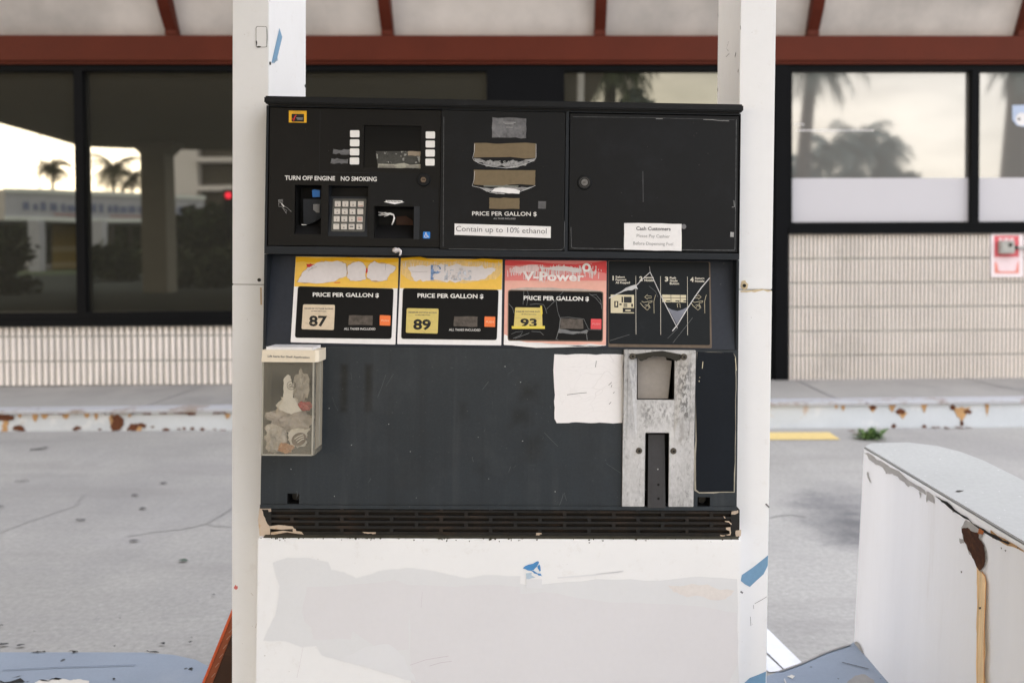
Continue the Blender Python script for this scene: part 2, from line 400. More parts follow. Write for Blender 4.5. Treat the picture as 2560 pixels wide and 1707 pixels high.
GLASS = glassmat('bronze_mirror_glass',(.195,.192,.165),.91,.014); GLASSR = glassmat('hazy_mirror_glass',(.335,.332,.322),.71,.03)
FILM = mat('window_film', (.43,.43,.47), .35, var=.04, vs=.8, fine=.01, spec=.6)
VINYL = mat('white_vinyl', (.62,.62,.64), .5)

# ------------------------------------------------------------------ ground, sidewalk, kerb
g = MB(); g.poly([(-150,-150,0),(150,-150,0),(150,150,0),(-150,150,0)], CONC); struct(g.build('ground'))
g = MB(); g.poly([(-150,-46,.004),(150,-46,.004),(150,-34,.004),(-150,-34,.004)], ASPH); struct(g.build('road'))
g = MB(); g.poly([(-150,-34,.004),(-2,-34,.004),(-2,-27,.004),(-150,-27,.004)], GRASS); struct(g.build('verge'))
g = MB(); g.poly([(-60,-27,.0035),(3,-27,.0035),(3,-3,.0035),(-60,-3,.0035)], mat('old_asphalt',(.055,.060,.055),.95,spec=.0,var=.25,vs=.8,fine=.15)); struct(g.build('asphalt_lot'))
GS = Surf(I4, (0,0,.004), (1,0,0), (0,1,0))
def ksl(x): return .153+(x+4.05)*.0068 if -12<x<12 else .2
g = MB()
xs = [-14+i*.5 for i in range(53)]
r = random.Random(5)
for a,b in zip(xs,xs[1:]):
    za,zb = ksl(a),ksl(b)
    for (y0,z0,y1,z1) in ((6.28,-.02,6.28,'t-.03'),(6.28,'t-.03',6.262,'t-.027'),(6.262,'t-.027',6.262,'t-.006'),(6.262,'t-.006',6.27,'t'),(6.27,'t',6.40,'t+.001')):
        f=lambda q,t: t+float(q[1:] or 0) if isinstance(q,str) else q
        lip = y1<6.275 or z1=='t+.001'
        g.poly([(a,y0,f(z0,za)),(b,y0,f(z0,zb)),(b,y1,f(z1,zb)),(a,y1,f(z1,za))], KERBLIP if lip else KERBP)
KS = Surf(I4, (0,6.278,0), (1,0,0), (0,0,1))
def kerb_rust(zm, pts, m, d, seed): g.sheet(KS, zm, jag(pts, 6, .35, seed), d, m)
kerb_rust(zW, [(-30,865),(60,868),(120,890),(118,915),(60,928),(-30,925)], RUST, .002, 1)
kerb_rust(zW, [(22,925),(72,925),(62,1020),(15,1020)], RUSTSTAIN, .001, 2)
kerb_rust(zW, [(100,1000),(120,972),(160,962),(200,975),(215,1012),(160,1016)], RUST, .002, 3)
kerb_rust(zW, [(615,1000),(650,970),(690,978),(690,992),(640,1010)], RUST, .002, 4)
kerb_rust(zW, [(945,885),(1000,870),(1050,905),(1055,960),(1030,1000),(960,1012),(940,970),(965,930)], RUST, .002, 5)
kerb_rust(zW, [(935,880),(970,870),(960,1030),(1010,1020),(950,1028)], RUSTSTAIN, .001, 6)
kerb_rust(zW, [(1080,1010),(1110,955),(1200,945),(1248,960),(1235,990),(1180,970),(1160,1010)], RUST, .002, 7)
kerb_rust(zW, [(1170,970),(1215,975),(1200,1020),(1150,1022)], RUSTSTAIN, .0015, 8)
for i,(x,y,w_,h) in enumerate([(300,880,60,60),(380,880,70,35),(560,885,70,30),(740,880,50,25),(820,880,40,45),(1105,875,40,25),(1940,880,50,35),(170,880,40,25)]):
    kerb_rust(zW, [(x-w_/2,y-15),(x+w_/2,y-15),(x+w_*.3,y+h*.5),(x,y+h),(x-w_*.35,y+h*.4)], RUSTSTAIN, .0012, 20+i)
for i,(x,y,w_,h) in enumerate([(850,998,40,14),(1300,978,40,14),(1415,1000,70,26),(1525,995,40,14),(1570,990,28,24),(1640,990,40,26),(1725,995,46,26),(1830,998,40,10),(1900,1003,60,8)]):
    kerb_rust(zW, [(x-w_/2,y),(x,y-h/2),(x+w_/2,y),(x+w_*.3,y+h/2),(x-w_*.3,y+h/2)], RUST, .002, 40+i)
for i,(x,y,w_,h) in enumerate([(1000,1352,50,34),(1180,1378,70,40),(1520,1350,40,40),(1620,1380,60,30),(1135,1472,36,28),(1335,1478,34,28),(1420,1488,60,18),(1580,1455,26,40)]):
    kerb_rust(zY, [(x-w_/2,y),(x,y-h/2),(x+w_/2,y),(x+w_*.3,y+h/2),(x-w_*.3,y+h/2)], RUST, .002, 60+i)
for i,(x,y,w_,h) in enumerate([(805,1355,40,50),(1000,1368,60,44),(1125,1360,60,60),(1195,1410,60,40),(1335,1360,50,60),(1580,1400,120,100),(1745,1370,36,90),(760,1352,30,30)]):
    kerb_rust(zY, [(x-w_/2,y-h/2),(x+w_/2,y-h/2),(x+w_*.25,y),(x,y+h/2),(x-w_*.3,y)], RUSTSTAIN, .0012, 80+i)
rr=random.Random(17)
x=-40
while x<1960:                                  # rust and dirt under the lip, doubling as its painted shadow
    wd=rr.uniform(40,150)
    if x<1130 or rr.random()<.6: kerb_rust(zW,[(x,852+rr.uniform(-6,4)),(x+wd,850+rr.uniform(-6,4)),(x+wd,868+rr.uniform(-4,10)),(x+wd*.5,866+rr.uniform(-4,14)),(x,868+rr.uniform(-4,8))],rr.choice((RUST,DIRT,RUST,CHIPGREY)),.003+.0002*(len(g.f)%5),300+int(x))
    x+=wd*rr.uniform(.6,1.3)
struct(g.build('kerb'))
g = MB()
for a,b in zip(xs,xs[1:]):
    wz=lambda x: .186
    g.poly([(a,6.40,ksl(a)+.001),(b,6.40,ksl(b)+.001),(b,7.6,.188),(a,7.6,.188)], WALK)
for (p,q,wd) in (((560,886),(80,980),.012),):
    pass
struct(g.build('sidewalk'))
def walk_pt(p):                               # ray with the sloping sidewalk
    s_ = Surf(I4,(0,6.40,.17),(1,.0,.004),(0,1.1,.016)); return s_(p,.004)
g = MB()
WS = Surf(I4,(0,6.40,ksl(0)+.001),(1,0,.0060),(0,1.2,-.0))
for pts,wd in (([(395,870),(640,820),(860,760),(980,720)],0),):
    pass
JOINTS = [(-3.05,.10),(-1.2,0),(.6,0),(2.02,-.05),(3.55,-.15)]
for x,dx in JOINTS:
    q=[(x+dx*t, 6.41+1.0*t, ksl(x+dx*t)*(1-t*.84)+.188*t*.84+.004) for t in (0,.25,.5,.75,1)]
    for a,b in zip(q,q[1:]): g.poly([(a[0]-.012,a[1],a[2]),(a[0]+.012,a[1],a[2]),(b[0]+.012,b[1],b[2]),(b[0]-.012,b[1],b[2])], CRACK)
struct(g.build('sidewalk_joint'))
# cracks and painted lines on the forecourt
g = MB()
def crackline(zm, pts, wd, seed):
    rr = random.Random(seed); q=[]
    for (a,b),(c,d) in zip(pts,pts[1:]):
        for k in range(8): t=k/8; q.append((a+(c-a)*t+rr.uniform(-4,4), b+(d-b)*t+rr.uniform(-3,3)))
    q.append(pts[-1]); g.strip(GS, zm, q, wd, 0, CRACK)
crackline(zV, [(0,405),(150,345),(420,250),(590,195),(640,110)], .006, 1)
crackline(zV, [(1790,215),(1700,275),(1590,335),(1450,365),(1180,400),(980,430)], .007, 2)
crackline(zV, [(1590,335),(1650,350),(1790,360)], .006, 3)
crackline(zU, [(300,560),(420,545),(520,560)], .008, 5)
struct(g.build('crack'))
g = MB(); g.sheet(GS, D, [(1640,993),(1905,992),(1930,1009),(1640,1010)], 0, YELLOWP); struct(g.build('yellow_line'))
g = MB(); g.sheet(GS, zU, [(0,958),(290,1240),(495,1440),(400,1492),(300,1395),(-60,1085)], 0, LINEP)
g.sheet(GS, zU, [(-60,1095),(290,1402),(385,1490),(300,1500),(-120,1180)], 0, LINEP); struct(g.build('white_line'))

# ------------------------------------------------------------------ store
MS = Matrix.Translation((0,7.3,0)) @ Matrix.Rotation(math.atan(.0194),4,'Z')
SS = Surf(MS, (0,0,0), (1,0,0), (0,0,1))
def sx(x,y=500): return SS.xz(D(x,y))[0]
def sz(y,x=1176): return SS.xz(D(x,y))[1]
store = thing('store_building', 'low store building of fluted pale block with red brown eaves and dark framed mirrored windows', 'building', MS)
XL, XR = -13.0, 11.0
doorL, doorR = sx(1128,500), sx(1777,500)
zb = .18
b = MB(MS)
b.box(XL,XR,.14,8,0,3.9, INTER)
store_wall = None
def ribs(mb, x0, x1, z0, z1, per, joints, y=-.02):
    levels = [z0]+[j for j in joints if z0<j<z1]+[z1]
    prof = ((0,.014,1),(.14,.014,1),(.22,.0,0),(.32,-.010,0),(.5,-.014,0),(.68,-.010,0),(.78,.0,0),(.86,.014,1))
    n = int((x1-x0)/per)
    for a,c in zip(levels,levels[1:]):
        a2,c2 = a+.007, c-.007
        for i in range(n):
            X=x0+i*per; P=[(X+q*per,y+d,k) for q,d,k in prof]+[(X+per,y+.014,1)]
            for p,q in zip(P,P[1:]): mb.poly([(p[0],p[1],a2),(q[0],q[1],a2),(q[0],q[1],c2),(p[0],p[1],c2)], GROOVE if (p[2]) else BRICKC)
            T=[(p[0],p[1],c2) for p in P]; mb.poly(T+[(X+per,.02,c2),(X,.02,c2)], BRICKC)
            B=[(p[0],p[1],a2) for p in P]; mb.poly(B+[(X+per,.02,a2),(X,.02,a2)], BRICKC)
    mb.poly([(x0,y+.011,z0),(x1,y+.011,z0),(x1,y+.011,z1),(x0,y+.011,z1)], GROOVE)
zsillL = (sz(748,250)); zsillLt = sz(716,250); zsillR = sz(537,2080); zsillRt = sz(510,2080)
zhead = sz(151,1176); ztopg = sz(164,1176)
wl = MB(MS); ribs(wl, XL, doorL, zb, zsillL, .0524, [.386,.592])
ribs(wl, sx(1809,700), XR, zb, zsillR, .0349, [.19+.2035*k for k in range(1,7)])
wl.box(XL,XR,.10,.14,0,zhead,INTER)
wl.build('fluted_wall', store)
b.build('wall', store)
post = MB(MS); post.box(sx(1777,500),sx(1808,500),-.045,.10,zb-.01,zhead,FRAME); post.build('door_post', store, bevel=.004)
def window(x0,x1,z0,z1,wl_=.037,wr=.037,wt=.045,wb=.05,film=None,vinyl=False):
    f = MB(MS); f.plate(x0,x1,z0,z1,-.03,.07,[(x0+wl_,x1-wr,z0+wb,z1-wt)],FRAME)
    f.box(x0,x1,-.055,-.031,z0,z0+wb*.45,FRAME)
    o = f.build('window', store)
    p = MB(MS); p.box(x0+wl_-.004,x1-wr+.004,.03,.038,z0+wb-.004,z1-wt+.004,GLASSR if film else GLASS)
    if vinyl:
        PS=Surf(MS,(0,.0285,0),(1,0,0),(0,0,1)); rr=random.Random(3)
        for (xa,xb,y) in ((640,690,872),(650,1180,914)):
            x=xa
            while x<xb:
                wd=rr.uniform(10,24); p.sheet(PS,zR,[(x,y-5),(x+wd,y-5),(x+wd,y+5),(x,y+5)],0,VINYL); x+=wd+rr.uniform(4,9)
    p.build('pane', o)
    if film:
        q = MB(MS); q.box(x0+wl_+.001,x1-wr-.001,.0265,.0285,z0+wb+.001,film,FILM); q.build('privacy_film', o)
    return o
wz0, wz1 = zsillL, zhead
mull = [sx(187,440)-1.65*k for k in range(5,0,-1)]+[sx(187,440),sx(640,440),sx(1128,190)]
for a,c in zip(mull,mull[1:]): window(a,c,wz0,wz1,.036,.036,.047,zsillLt-zsillL)
# mirrored double door between the pump columns
x_p=sx(1288,190); ztr=2.32
dp=MB(MS); dp.box(mull[-1],x_p,-.035,.09,zb-.01,zhead,FRAME); dp.build('door_post',store,bevel=.004)  # dark panel made extra wide to hide the left post's mirror image
f=MB(MS); f.plate(x_p,doorR,ztr,zhead,-.03,.07,[(x_p+.03,doorR-.03,ztr+.05,zhead-.047)],FRAME); tr_=f.build('transom',store)
p=MB(MS); p.box(x_p+.026,doorR-.026,.03,.038,ztr+.046,zhead-.043,GLASS); p.build('pane',tr_)
dw=(doorR-x_p)/2
for k in range(2):
    a=x_p+k*dw; f=MB(MS); f.plate(a,a+dw,zb,ztr,-.02,.06,[(a+.09,a+dw-.09,zb+.25,ztr-.09)],FRAME); o=f.build('door',store)
    p=MB(MS); p.box(a+.086,a+dw-.086,.03,.038,zb+.246,ztr-.086,GLASS); p.build('pane',o)
    hx=a+(dw-.05 if k==0 else .05); h=MB(MS); h.tube([(hx,-.02,.95),(hx,-.07,.97),(hx,-.07,1.35),(hx,-.02,1.37)],.012,FRAME,8); h.build('handle',o,smooth=True)
mr = [sx(1808,350), sx(2236.5,350)]; step=sx(2236.5,350)-sx(1808,350)+.02
while mr[-1]<XR-step: mr.append(mr[-1]+step)
zfilm = sz(408.5,2080)
for i,(a,c) in enumerate(zip(mr,mr[1:])):
    o=window(a,c,zsillR,wz1,.034,.031,.047,zsillRt-zsillR,film=zfilm,vinyl=(i==0))
    PS=Surf(MS,(0,.0285,0),(1,0,0),(0,0,1))
    if i==1:
        q=MB(MS); q.sheet(PS,zR,[(2158,738),(2300,735),(2300,830),(2250,890),(2190,880),(2160,840)],0,mat('pale_blue_decal',(.36,.44,.60),.5)); 
        q.disc(PS(zR(2225,835),.001),.055,(0,-1,0),.001,VINYL,14); q.disc(PS(zR(2205,835),.002),.012,(0,-1,0),.001,DARKSCREW,10); q.build('window_decal',o)
hb = MB(MS); hb.box(XL,XR,-.075,.12,sz(143,1176),sz(87,1176),RED); hb.box(XL,XR,-.055,.12,sz(150.5,1176),sz(143,1176)-.001,RED); hb.build('header_beam', store)
zc = sz(87,1176)
so_ = MB(MS); so_.prism([(XL,.02,zc+.001),(XL,-.55,zc+1.03),(XL,-.50,zc+1.06),(XL,.08,zc+.001)],(XR-XL,0,0),PLASTER); so_.build('soffit', store)
ro = MB(MS); ro.box(XL,XR,-.95,8.3,zc+1.06,zc+1.32,ROOFM); ro.box(XL,XR,-1.0,-.951,zc+1.0,zc+1.36,RED); ro.build('roof', store)
sp_ = sx(1377,85)-sx(890,85)
for k in range(-5,6):
    x = sx(1377,85)+k*sp_ + (.01 if k else 0)
    if not XL<x-.06 or not x+.06<XR: continue
    rf = MB(MS)
    def sl_(z): return .02-(z-zc)*.57/1.03
    P=[(0,sl_(zc)-.0,zc+.002),(0,sl_(zc)-.10,zc+.002),(0,sl_(zc)-.10,zc+.045),(0,sl_(zc+.05)-.085,zc+.055),(0,sl_(zc+.12)-.15,zc+.18),(0,sl_(zc+.95)-.17,zc+.95),(0,sl_(zc+.95),zc+.95)]
    rf.prism([(x-.048,p[1],p[2]) for p in P],(.096,0,0),RED); rf.build('rafter', store, bevel=.004)
# ------------------------------------------------------------------ fuel dispenser: its own leaning frame, x right, y into the machine, z up
_a,_b,_g = 0.028469,0.017257,-0.029458
RD = Matrix.Rotation(_a,3,'Z') @ Matrix.Rotation(_g,3,'X') @ Matrix.Rotation(_b,3,'Y')
ctr = Vector((-.133452,2.0,1.192330)); ezd = RD @ Vector((0,0,1))
org = ctr - ezd*((ctr.z-.15)/ezd.z)
MD = Matrix.Translation(org) @ RD.to_4x4()
SD = Surf(MD,(0,0,0),(1,0,0),(0,0,1))
def R4(zm,l,t,r,b,d=0.0):                     # edges given at their mid points
    cx,cy=(l+r)/2,(t+b)/2
    return SD.xz(zm(l,cy),d)[0],SD.xz(zm(r,cy),d)[0],SD.xz(zm(cx,b),d)[1],SD.xz(zm(cx,t),d)[1]
def grow(q,e): return q[0]-e,q[1]+e,q[2]-e,q[3]+e

BODY = mat('navy_shell', (.014,.0175,.0225), .5, spec=.2, var=.18, vs=5, fine=.12, fs=150, bump=.12, bs=260, extra=chain(dusty((.06,.062,.066), .55,.8, 4, .45), speck((.16,.15,.14), 170, .75,.78, .5)))
CAPM = mat('black_cap_plastic', (.009,.010,.0115), .55, spec=.18, var=.2, vs=8, fine=.15, fs=150, bump=.15, bs=220, extra=dusty((.05,.052,.055), .55,.8, 7, .5))
PANEL = mat('black_panel', (.0050,.0052,.0057), .42, spec=.16, var=.15, vs=6, fine=.1, bump=.06, bs=300, extra=chain(dusty((.016,.0155,.015), .5,.78, 5, .6), speck((.12,.12,.12), 160, .765,.79, .5)))
PANELN = mat('black_navy_panel', (.0058,.0068,.0085), .42, spec=.16, var=.15, vs=6, fine=.1, bump=.06, bs=300, extra=chain(dusty((.017,.019,.024), .5,.8, 4, .6, stretch=None), speck((.14,.14,.14), 150, .765,.79, .5)))
SLOPE = mat('slate_panel', (.024,.029,.040), .5, spec=.2, var=.12, vs=5, fine=.1, bump=.1, bs=200, extra=speck((.16,.15,.14), 120, .76,.79, .5))
HOLE = mat('black_hole', (.004,.004,.004), .7)
GREYP = mat('dark_grey_plastic', (.020,.023,.028), .5, spec=.2, var=.15, vs=12, fine=.1)
WHITEP = mat('white_button', (.80,.79,.77), .4, var=.03)
TXT = mat('white_print', (.72,.71,.69), .6, var=.06, vs=60)
TXTG = mat('grey_print', (.34,.34,.34), .6, var=.25, vs=90)
TXTK = mat('black_print', (.015,.015,.015), .6)
TXTD = mat('grey_black_print', (.10,.10,.11), .6)
LABELW = mat('white_label', (.80,.79,.79), .5, var=.025, vs=10)
SMEAR = mat('glue_smear', (.13,.13,.135), .7, var=.5, vs=40, fine=.4, stretch=(1,1,4))
WORN = mat('worn_label', (.125,.125,.13), .65, var=.6, vs=25, fine=.4, fs=130, extra=dusty((.32,.32,.33), .58,.74, 22, .7))
BROWN = mat('brown_screen', (.165,.125,.072), .6, var=.10, vs=8, fine=.10)
FLAP = mat('torn_film', (.26,.26,.26), .5, var=.6, vs=60, fine=.4)
FILMW = mat('film_edge', (.55,.55,.56), .45, var=.3, vs=40)
EDGEW = mat('worn_edge', (.11,.115,.12), .6, var=.6, vs=30, fine=.4)

disp = thing('fuel_dispenser', 'dark navy fuel dispenser with worn price panels on a white pedestal between white posts', 'fuel pump', MD)
xl,xr = SD.xz(D(605,700))[0], SD.xz(D(1697,715))[0]
z_cap = SD.xz(D(1157,252))[1]; z_led = SD.xz(D(1150,590))[1]; z_led_t = SD.xz(D(1150,574))[1]
z_low = SD.xz(D(1150,799))[1]; z_lip = SD.xz(D(1150,1167.5))[1]; z_vb = SD.xz(D(1150,1234))[1]
DEP = .46
pay = R4(zA,118,196,1718,1476); dsp = R4(zB,62,112,950,1103); dor = R4(zB,986,136,2196,1113)
sl_top, sl_bot = .040, .003
m = MB(MD)
m.plate(xl,xr,z_led,z_cap, 0,.07, [grow(pay,.0022),grow(dsp,.0016),grow(dor,.0026)], BODY, HOLE)
m.box(xl,xl+.012,.07,DEP,z_led,z_cap,BODY); m.box(xr-.012,xr,.07,DEP,z_led,z_cap,BODY)
m.box(xl+.012,xr-.012,.40,DEP,z_led,z_cap,BODY)
m.box(xl+.012,xr-.012,.0701,.40,z_led,z_led+.012,BODY); m.box(xl+.012,xr-.012,.0701,.40,z_cap-.012,z_cap,BODY)
# recess with cheeks
m.box(xl,xl+.006,.001,DEP,z_low,z_led-.0005,BODY); m.box(xr-.006,xr,.001,DEP,z_low,z_led-.0005,BODY)
m.box(xl+.006,xr-.006,.05,DEP,z_low,z_led-.0005,BODY)
m.build('cabinet',disp,bevel=.0012)
m = MB(MD); m.prism([(xl+.006,sl_bot,z_low+.0005),(xr-.006,sl_bot,z_low+.0005),(xr-.006,sl_top,z_led-.001),(xl+.006,sl_top,z_led-.001)],(0,.009,0),SLOPE); m.build('price_backplate',disp)
m = MB(MD); cl,cr_ = SD.xz(D(606,232),.012)[0], SD.xz(D(1708,250),.012)[0]; ct = SD.xz(D(1157,228),.012)[1]
m.prism([(cl,-.012,z_cap+.003),(cr_,-.012,z_cap+.003),(cr_,-.012,ct-.002),(cl,-.012,ct-.002)],(0,DEP+.02,0),CAPM)
rr=random.Random(4)
m.build('top_cap',disp,bevel=.003)
m = MB(MD); m.box(cl+.008,cr_-.008,-.004,DEP,z_cap-.0005,z_cap+.004,HOLE); m.build('cap_shadow_line',disp)  # black strip standing in for the shadow line below the cap

# --- payment panel
scr=R4(zA,1003,350,1540,747); crd=R4(zA,358,905,605,1365); kpd=R4(zA,672,912,1042,1385); rec=R4(zA,1100,1105,1470,1405)
m = MB(MD); m.plate(*pay,.003,.014,[scr,crd,kpd,rec],PANEL)
SP=Surf(MD,(0,.003,0),(1,0,0),(0,0,1))
def outline(mb,surf,zm,pts,wd,d,mt): mb.strip(surf,zm,pts+[pts[0]],wd,d,mt)
m.strip(SP,zA,[(600,215),(590,785),(1500,800)],.0008,.0003,GREYP)
for Q_ in ([(1060,780),(1545,800),(1542,935),(1700,940),(1700,1098),(1058,1098)],[(1058,1099),(1097,1099),(1097,1410),(1055,1400)],[(1474,1099),(1700,1099),(1700,1412),(1474,1412)]): m.sheet(SP,zA,Q_,.0004,PANELN)
m.text('TURN OFF ENGINE',SP,zA,[(270,818),(738,824),(737,866),(269,860)],.0008,TXT,.022)
m.text('NO SMOKING',SP,zA,[(792,825),(1128,830),(1127,873),(791,868)],.0008,TXT,.022)
panel=m.build('payment_panel',disp)
m=MB(MD); m.box(scr[0]-.003,scr[1]+.003,.0085,.013,scr[2]-.003,scr[3]+.003,mat('screen_glass',(.0035,.004,.005),.18,spec=.07,var=.1)); 
SC=Surf(MD,(0,.0085,0),(1,0,0),(0,0,1))
m.sheet(SC,zA,[(1120,592),(1533,592),(1533,752),(1137,752)],.0004,mat('flaked_label',(.05,.05,.045),.6,var=.4,vs=50,fine=.4,extra=chain(dusty((.34,.34,.32),.56,.62,60,.9,3),dusty((.008,.008,.008),.6,.66,45,.9,3))))
m.sheet(SC,zA,jag([(1140,708),(1536,712),(1535,755),(1137,752)],5,.1,3),.0008,mat('cream_label',(.33,.32,.27),.6,var=.2,vs=40,fine=.3))
m.sheet(SC,zA,jag([(1416,594),(1537,592),(1537,636),(1420,632)],5,.12,4),.0008,mat('tan_label',(.28,.23,.17),.6,var=.25,vs=50))
for y,x0,x1 in ((725,1150,1290),(733,1150,1310),(742,1150,1300),(728,1400,1530),(738,1400,1530),(746,1390,1525)): m.sheet(SC,zA,[(x0,y),(x1,y),(x1,y+3),(x0,y+3)],.0012,TXTD)
m.build('screen',panel)
for i in range(4):
    for x,y in ((921,429+84.3*i),(1627,440+84.3*i)):
        x-= i*1.0
        m=MB(MD); m.prism([SP(zA(*p),.0022) for p in rq(x-43,y-32.5,x+43,y+32.5,9)],(0,.004,0),WHITEP); m.build('soft_key',panel)
m=MB(MD)
m.sheet(SP,zA,jag([(720,570),(876,575),(876,622),(716,612)],6,.25,5),.0006,SMEAR); m.sheet(SP,zA,jag([(705,658),(862,664),(855,708),(695,704)],6,.25,6),.0006,SMEAR); m.build('glue_residue',panel)
m=MB(MD); q=SP(zA(1565,858)); m.disc((q.x,q.y,q.z),.0158,(0,-1,0),.005,CAPM,28,.0135); m.disc((q.x,q.y-.005,q.z),.0095,(0,-1,0),.0006,HOLE,20); m.disc((q.x,q.y-.0055,q.z-.0006),.0062,(0,-1,0),.001,mat('worn_brass',(.16,.12,.09),.5,metal=.6,var=.4,vs=200),18); m.box(q.x-.0035,q.x+.0045,q.y-.0072,q.y-.0064,q.z-.0008,q.z+.001,HOLE); m.build('lock',panel,smooth=False)
m=MB(MD)
m.sheet(SP,zA,[(307,213),(473,216),(472,326),(306,323)],.0006,mat('amber_label',(.78,.42,.02),.45)); m.sheet(SP,zA,rquad((333,243),(448,245),(448,318),(332,316),.08),.0009,TXTK)
m.strip(SP,zA,[(340,282),(352,308)],.0022,.0012,mat('red_print',(.55,.03,.03),.5)); m.strip(SP,zA,[(350,308),(362,272),(376,254)],.0026,.0012,mat('red_print',(.55,.03,.03),.5))
for x0,x1,y in ((376,440,282),(384,434,293)): m.strip(SP,zA,[(x0,y),(x1,y+1)],.0014,.0012,TXTG)
for x0,x1,y in ((360,418,224),(345,430,234)): m.strip(SP,zA,[(x0,y),(x1,y+1)],.0005,.0009,TXTD)
m.build('payment_sticker',panel)
m=MB(MD)
for pts in ([(210,1045),(248,1042),(250,1070),(214,1075),(210,1045)],[(212,1052),(245,1050)],[(214,1062),(246,1058)],[(212,1075),(214,1110),(236,1105)],[(236,1072),(262,1105),(290,1118),(330,1155)],[(240,1105),(262,1140),(285,1172)],[(262,1105),(248,1120),(262,1130),(290,1145),(275,1165)],[(225,1065),(250,1095)]):
    m.strip(SP,zA,pts,.0007,.0006,TXTG)
m.strip(SP,zA,[(238,1080),(262,1108)],.0025,.0008,TXT); m.build('card_symbol',panel)
m=MB(MD)
m.sheet(SP,zA,[(1190,1064),(1212,1060),(1210,1049),(1366,1051),(1366,1062),(1386,1066),(1296,1086)],.0006,LABELW)
m.text('Take Receipt Here',SP,zK,[(1494,124),(1698,128),(1697,146),(1493,142)],.0009,TXTK,.03); m.build('receipt_arrow',panel)
m=MB(MD); m.sheet(SP,zA,rquad((1560,1341),(1626,1343),(1624,1406),(1558,1404),.16),.0006,mat('access_blue',(.02,.20,.62),.4))
q=SP(zK(2042,578),.001); m.disc(tuple(q),.0016,(0,-1,0),.0003,LABELW,10)
m.strip(SP,zK,[(2044,585),(2045,612),(2068,612),(2078,634),(2086,630)],.0012,.001,LABELW); m.strip(SP,zK,[(2040,596),(2064,597)],.001,.001,LABELW)
m.strip(SP,zK,[(2036,600),(2024,610),(2022,624),(2032,637),(2048,639),(2062,632),(2067,620)],.0011,.001,LABELW); m.build('access_sticker',panel)
# card reader
m=MB(MD); m.pocket(*crd,.003,.052,HOLE); m.plate(*grow(crd,.004),.0142,.0150,[crd],HOLE)
c0=R4(zA,412,1030,600,1280); m.prism([(c0[0],.030,c0[2]),(c0[0],.022,c0[3]),(c0[1],.022,c0[3]),(c0[1],.030,c0[2]+.022),(c0[0]+(c0[1]-c0[0])*.55,.030,c0[2]+.008)],(0,.004,0),GREYP)
m.prism([(crd[0],.006,crd[2]),(crd[1],.006,crd[2]),(crd[1],.03,crd[2]+.021),(crd[0],.03,crd[2]+.021)],(0,.003,0),mat('card_slot_black',(.012,.012,.013),.45))
SB=Surf(MD,(0,.021,0),(1,0,0),(0,0,1))
for i in range(7): m.strip(SB,zA,[(538+i*8.5,1085),(538+i*8.5,1150-abs(i-3)*3+i*4)],.0011,.0008,TXTG)
m.sheet(SB,zA,[(522,955),(545,948),(596,955),(597,1018),(528,1020)],.004,mat('card_blue',(.01,.13,.42),.4)); m.strip(SB,zA,[(425,1277),(470,1278)],.0014,.0075,TXT)
m.build('card_reader',panel)
# keypad
m=MB(MD); m.pocket(*kpd,.003,.034,GREYP,HOLE)
kz=lambda y: SD.xz(zK(960,y))[1]
m.prism([(kpd[0],.0035,kpd[2]),(kpd[1],.0035,kpd[2]),(kpd[1],.020,kz(55)),(kpd[0],.020,kz(55))],(0,.012,0),GREYP)
KO=Vector((0,.0035,kpd[2])); KV=Vector((0,.020-.0035,kz(55)-kpd[2]))
SK=Surf(MD,KO,(1,0,0),KV)
m.prism([SK(zK(*p),.0015) for p in rquad((742,95),(1212,98),(1180,556),(716,552),.04)],(0,.006,0),mat('keypad_plate',(.10,.10,.092),.5,var=.25,vs=20,fine=.15))
keyp=m.build('keypad',panel)
KEY=mat('key_cap',(.60,.56,.51),.5,var=.12,vs=40)
lab=[['1','2','3',''],['4','5','6',''],['7','8','9','x'],['','0','m','w']]
m=MB(MD)
for rw in range(4):
    for cl_ in range(4):
        x=(807,914,1021.5,1131)[cl_]-(0,7.5,15,21)[rw]*1.0; y=(167,273,378,484)[rw]+cl_*1.0
        m.prism([SK(zK(*p),.004) for p in rq(x-40,y-38,x+40,y+38,7)],(0,.004,0),KEY)
        t=lab[rw][cl_]
        if t.isdigit(): m.text(t,SK,zK,[(x-(4 if t=='1' else 9),y),(x+(4 if t=='1' else 9),y+27)],.0045,TXTD,.02)
        if t=='m': m.sheet(SK,zK,[(x-26,y-8),(x+26,y-8),(x+26,y+8),(x-26,y+8)],.0045,TXTD)
        if t=='x':
            for yy in (-20,0,14): m.strip(SK,zK,[(x-30,y+yy),(x+30,y+yy)],.0014,.0045,mat('faded_red_print',(.55,.22,.18),.5))
        elif t=='w': m.strip(SK,zK,[(x-5,y-12),(x,y+8),(x+14,y+18)],.001,.0045,TXTD); m.strip(SK,zK,[(x-8,y+2),(x-10,y+16),(x+2,y+22),(x+8,y+14)],.0009,.0045,TXTD)
        if t!='x': m.strip(SK,zK,[(x-18,y-23),(x+18,y-23)],.0011,.0045,TXTG)
        if rw==0 and cl_==3: m.strip(SK,zK,[(x-32,y+26),(x+32,y+26)],.0014,.0045,mat('faded_red_print',(.55,.22,.18),.5))
m.build('key',keyp)
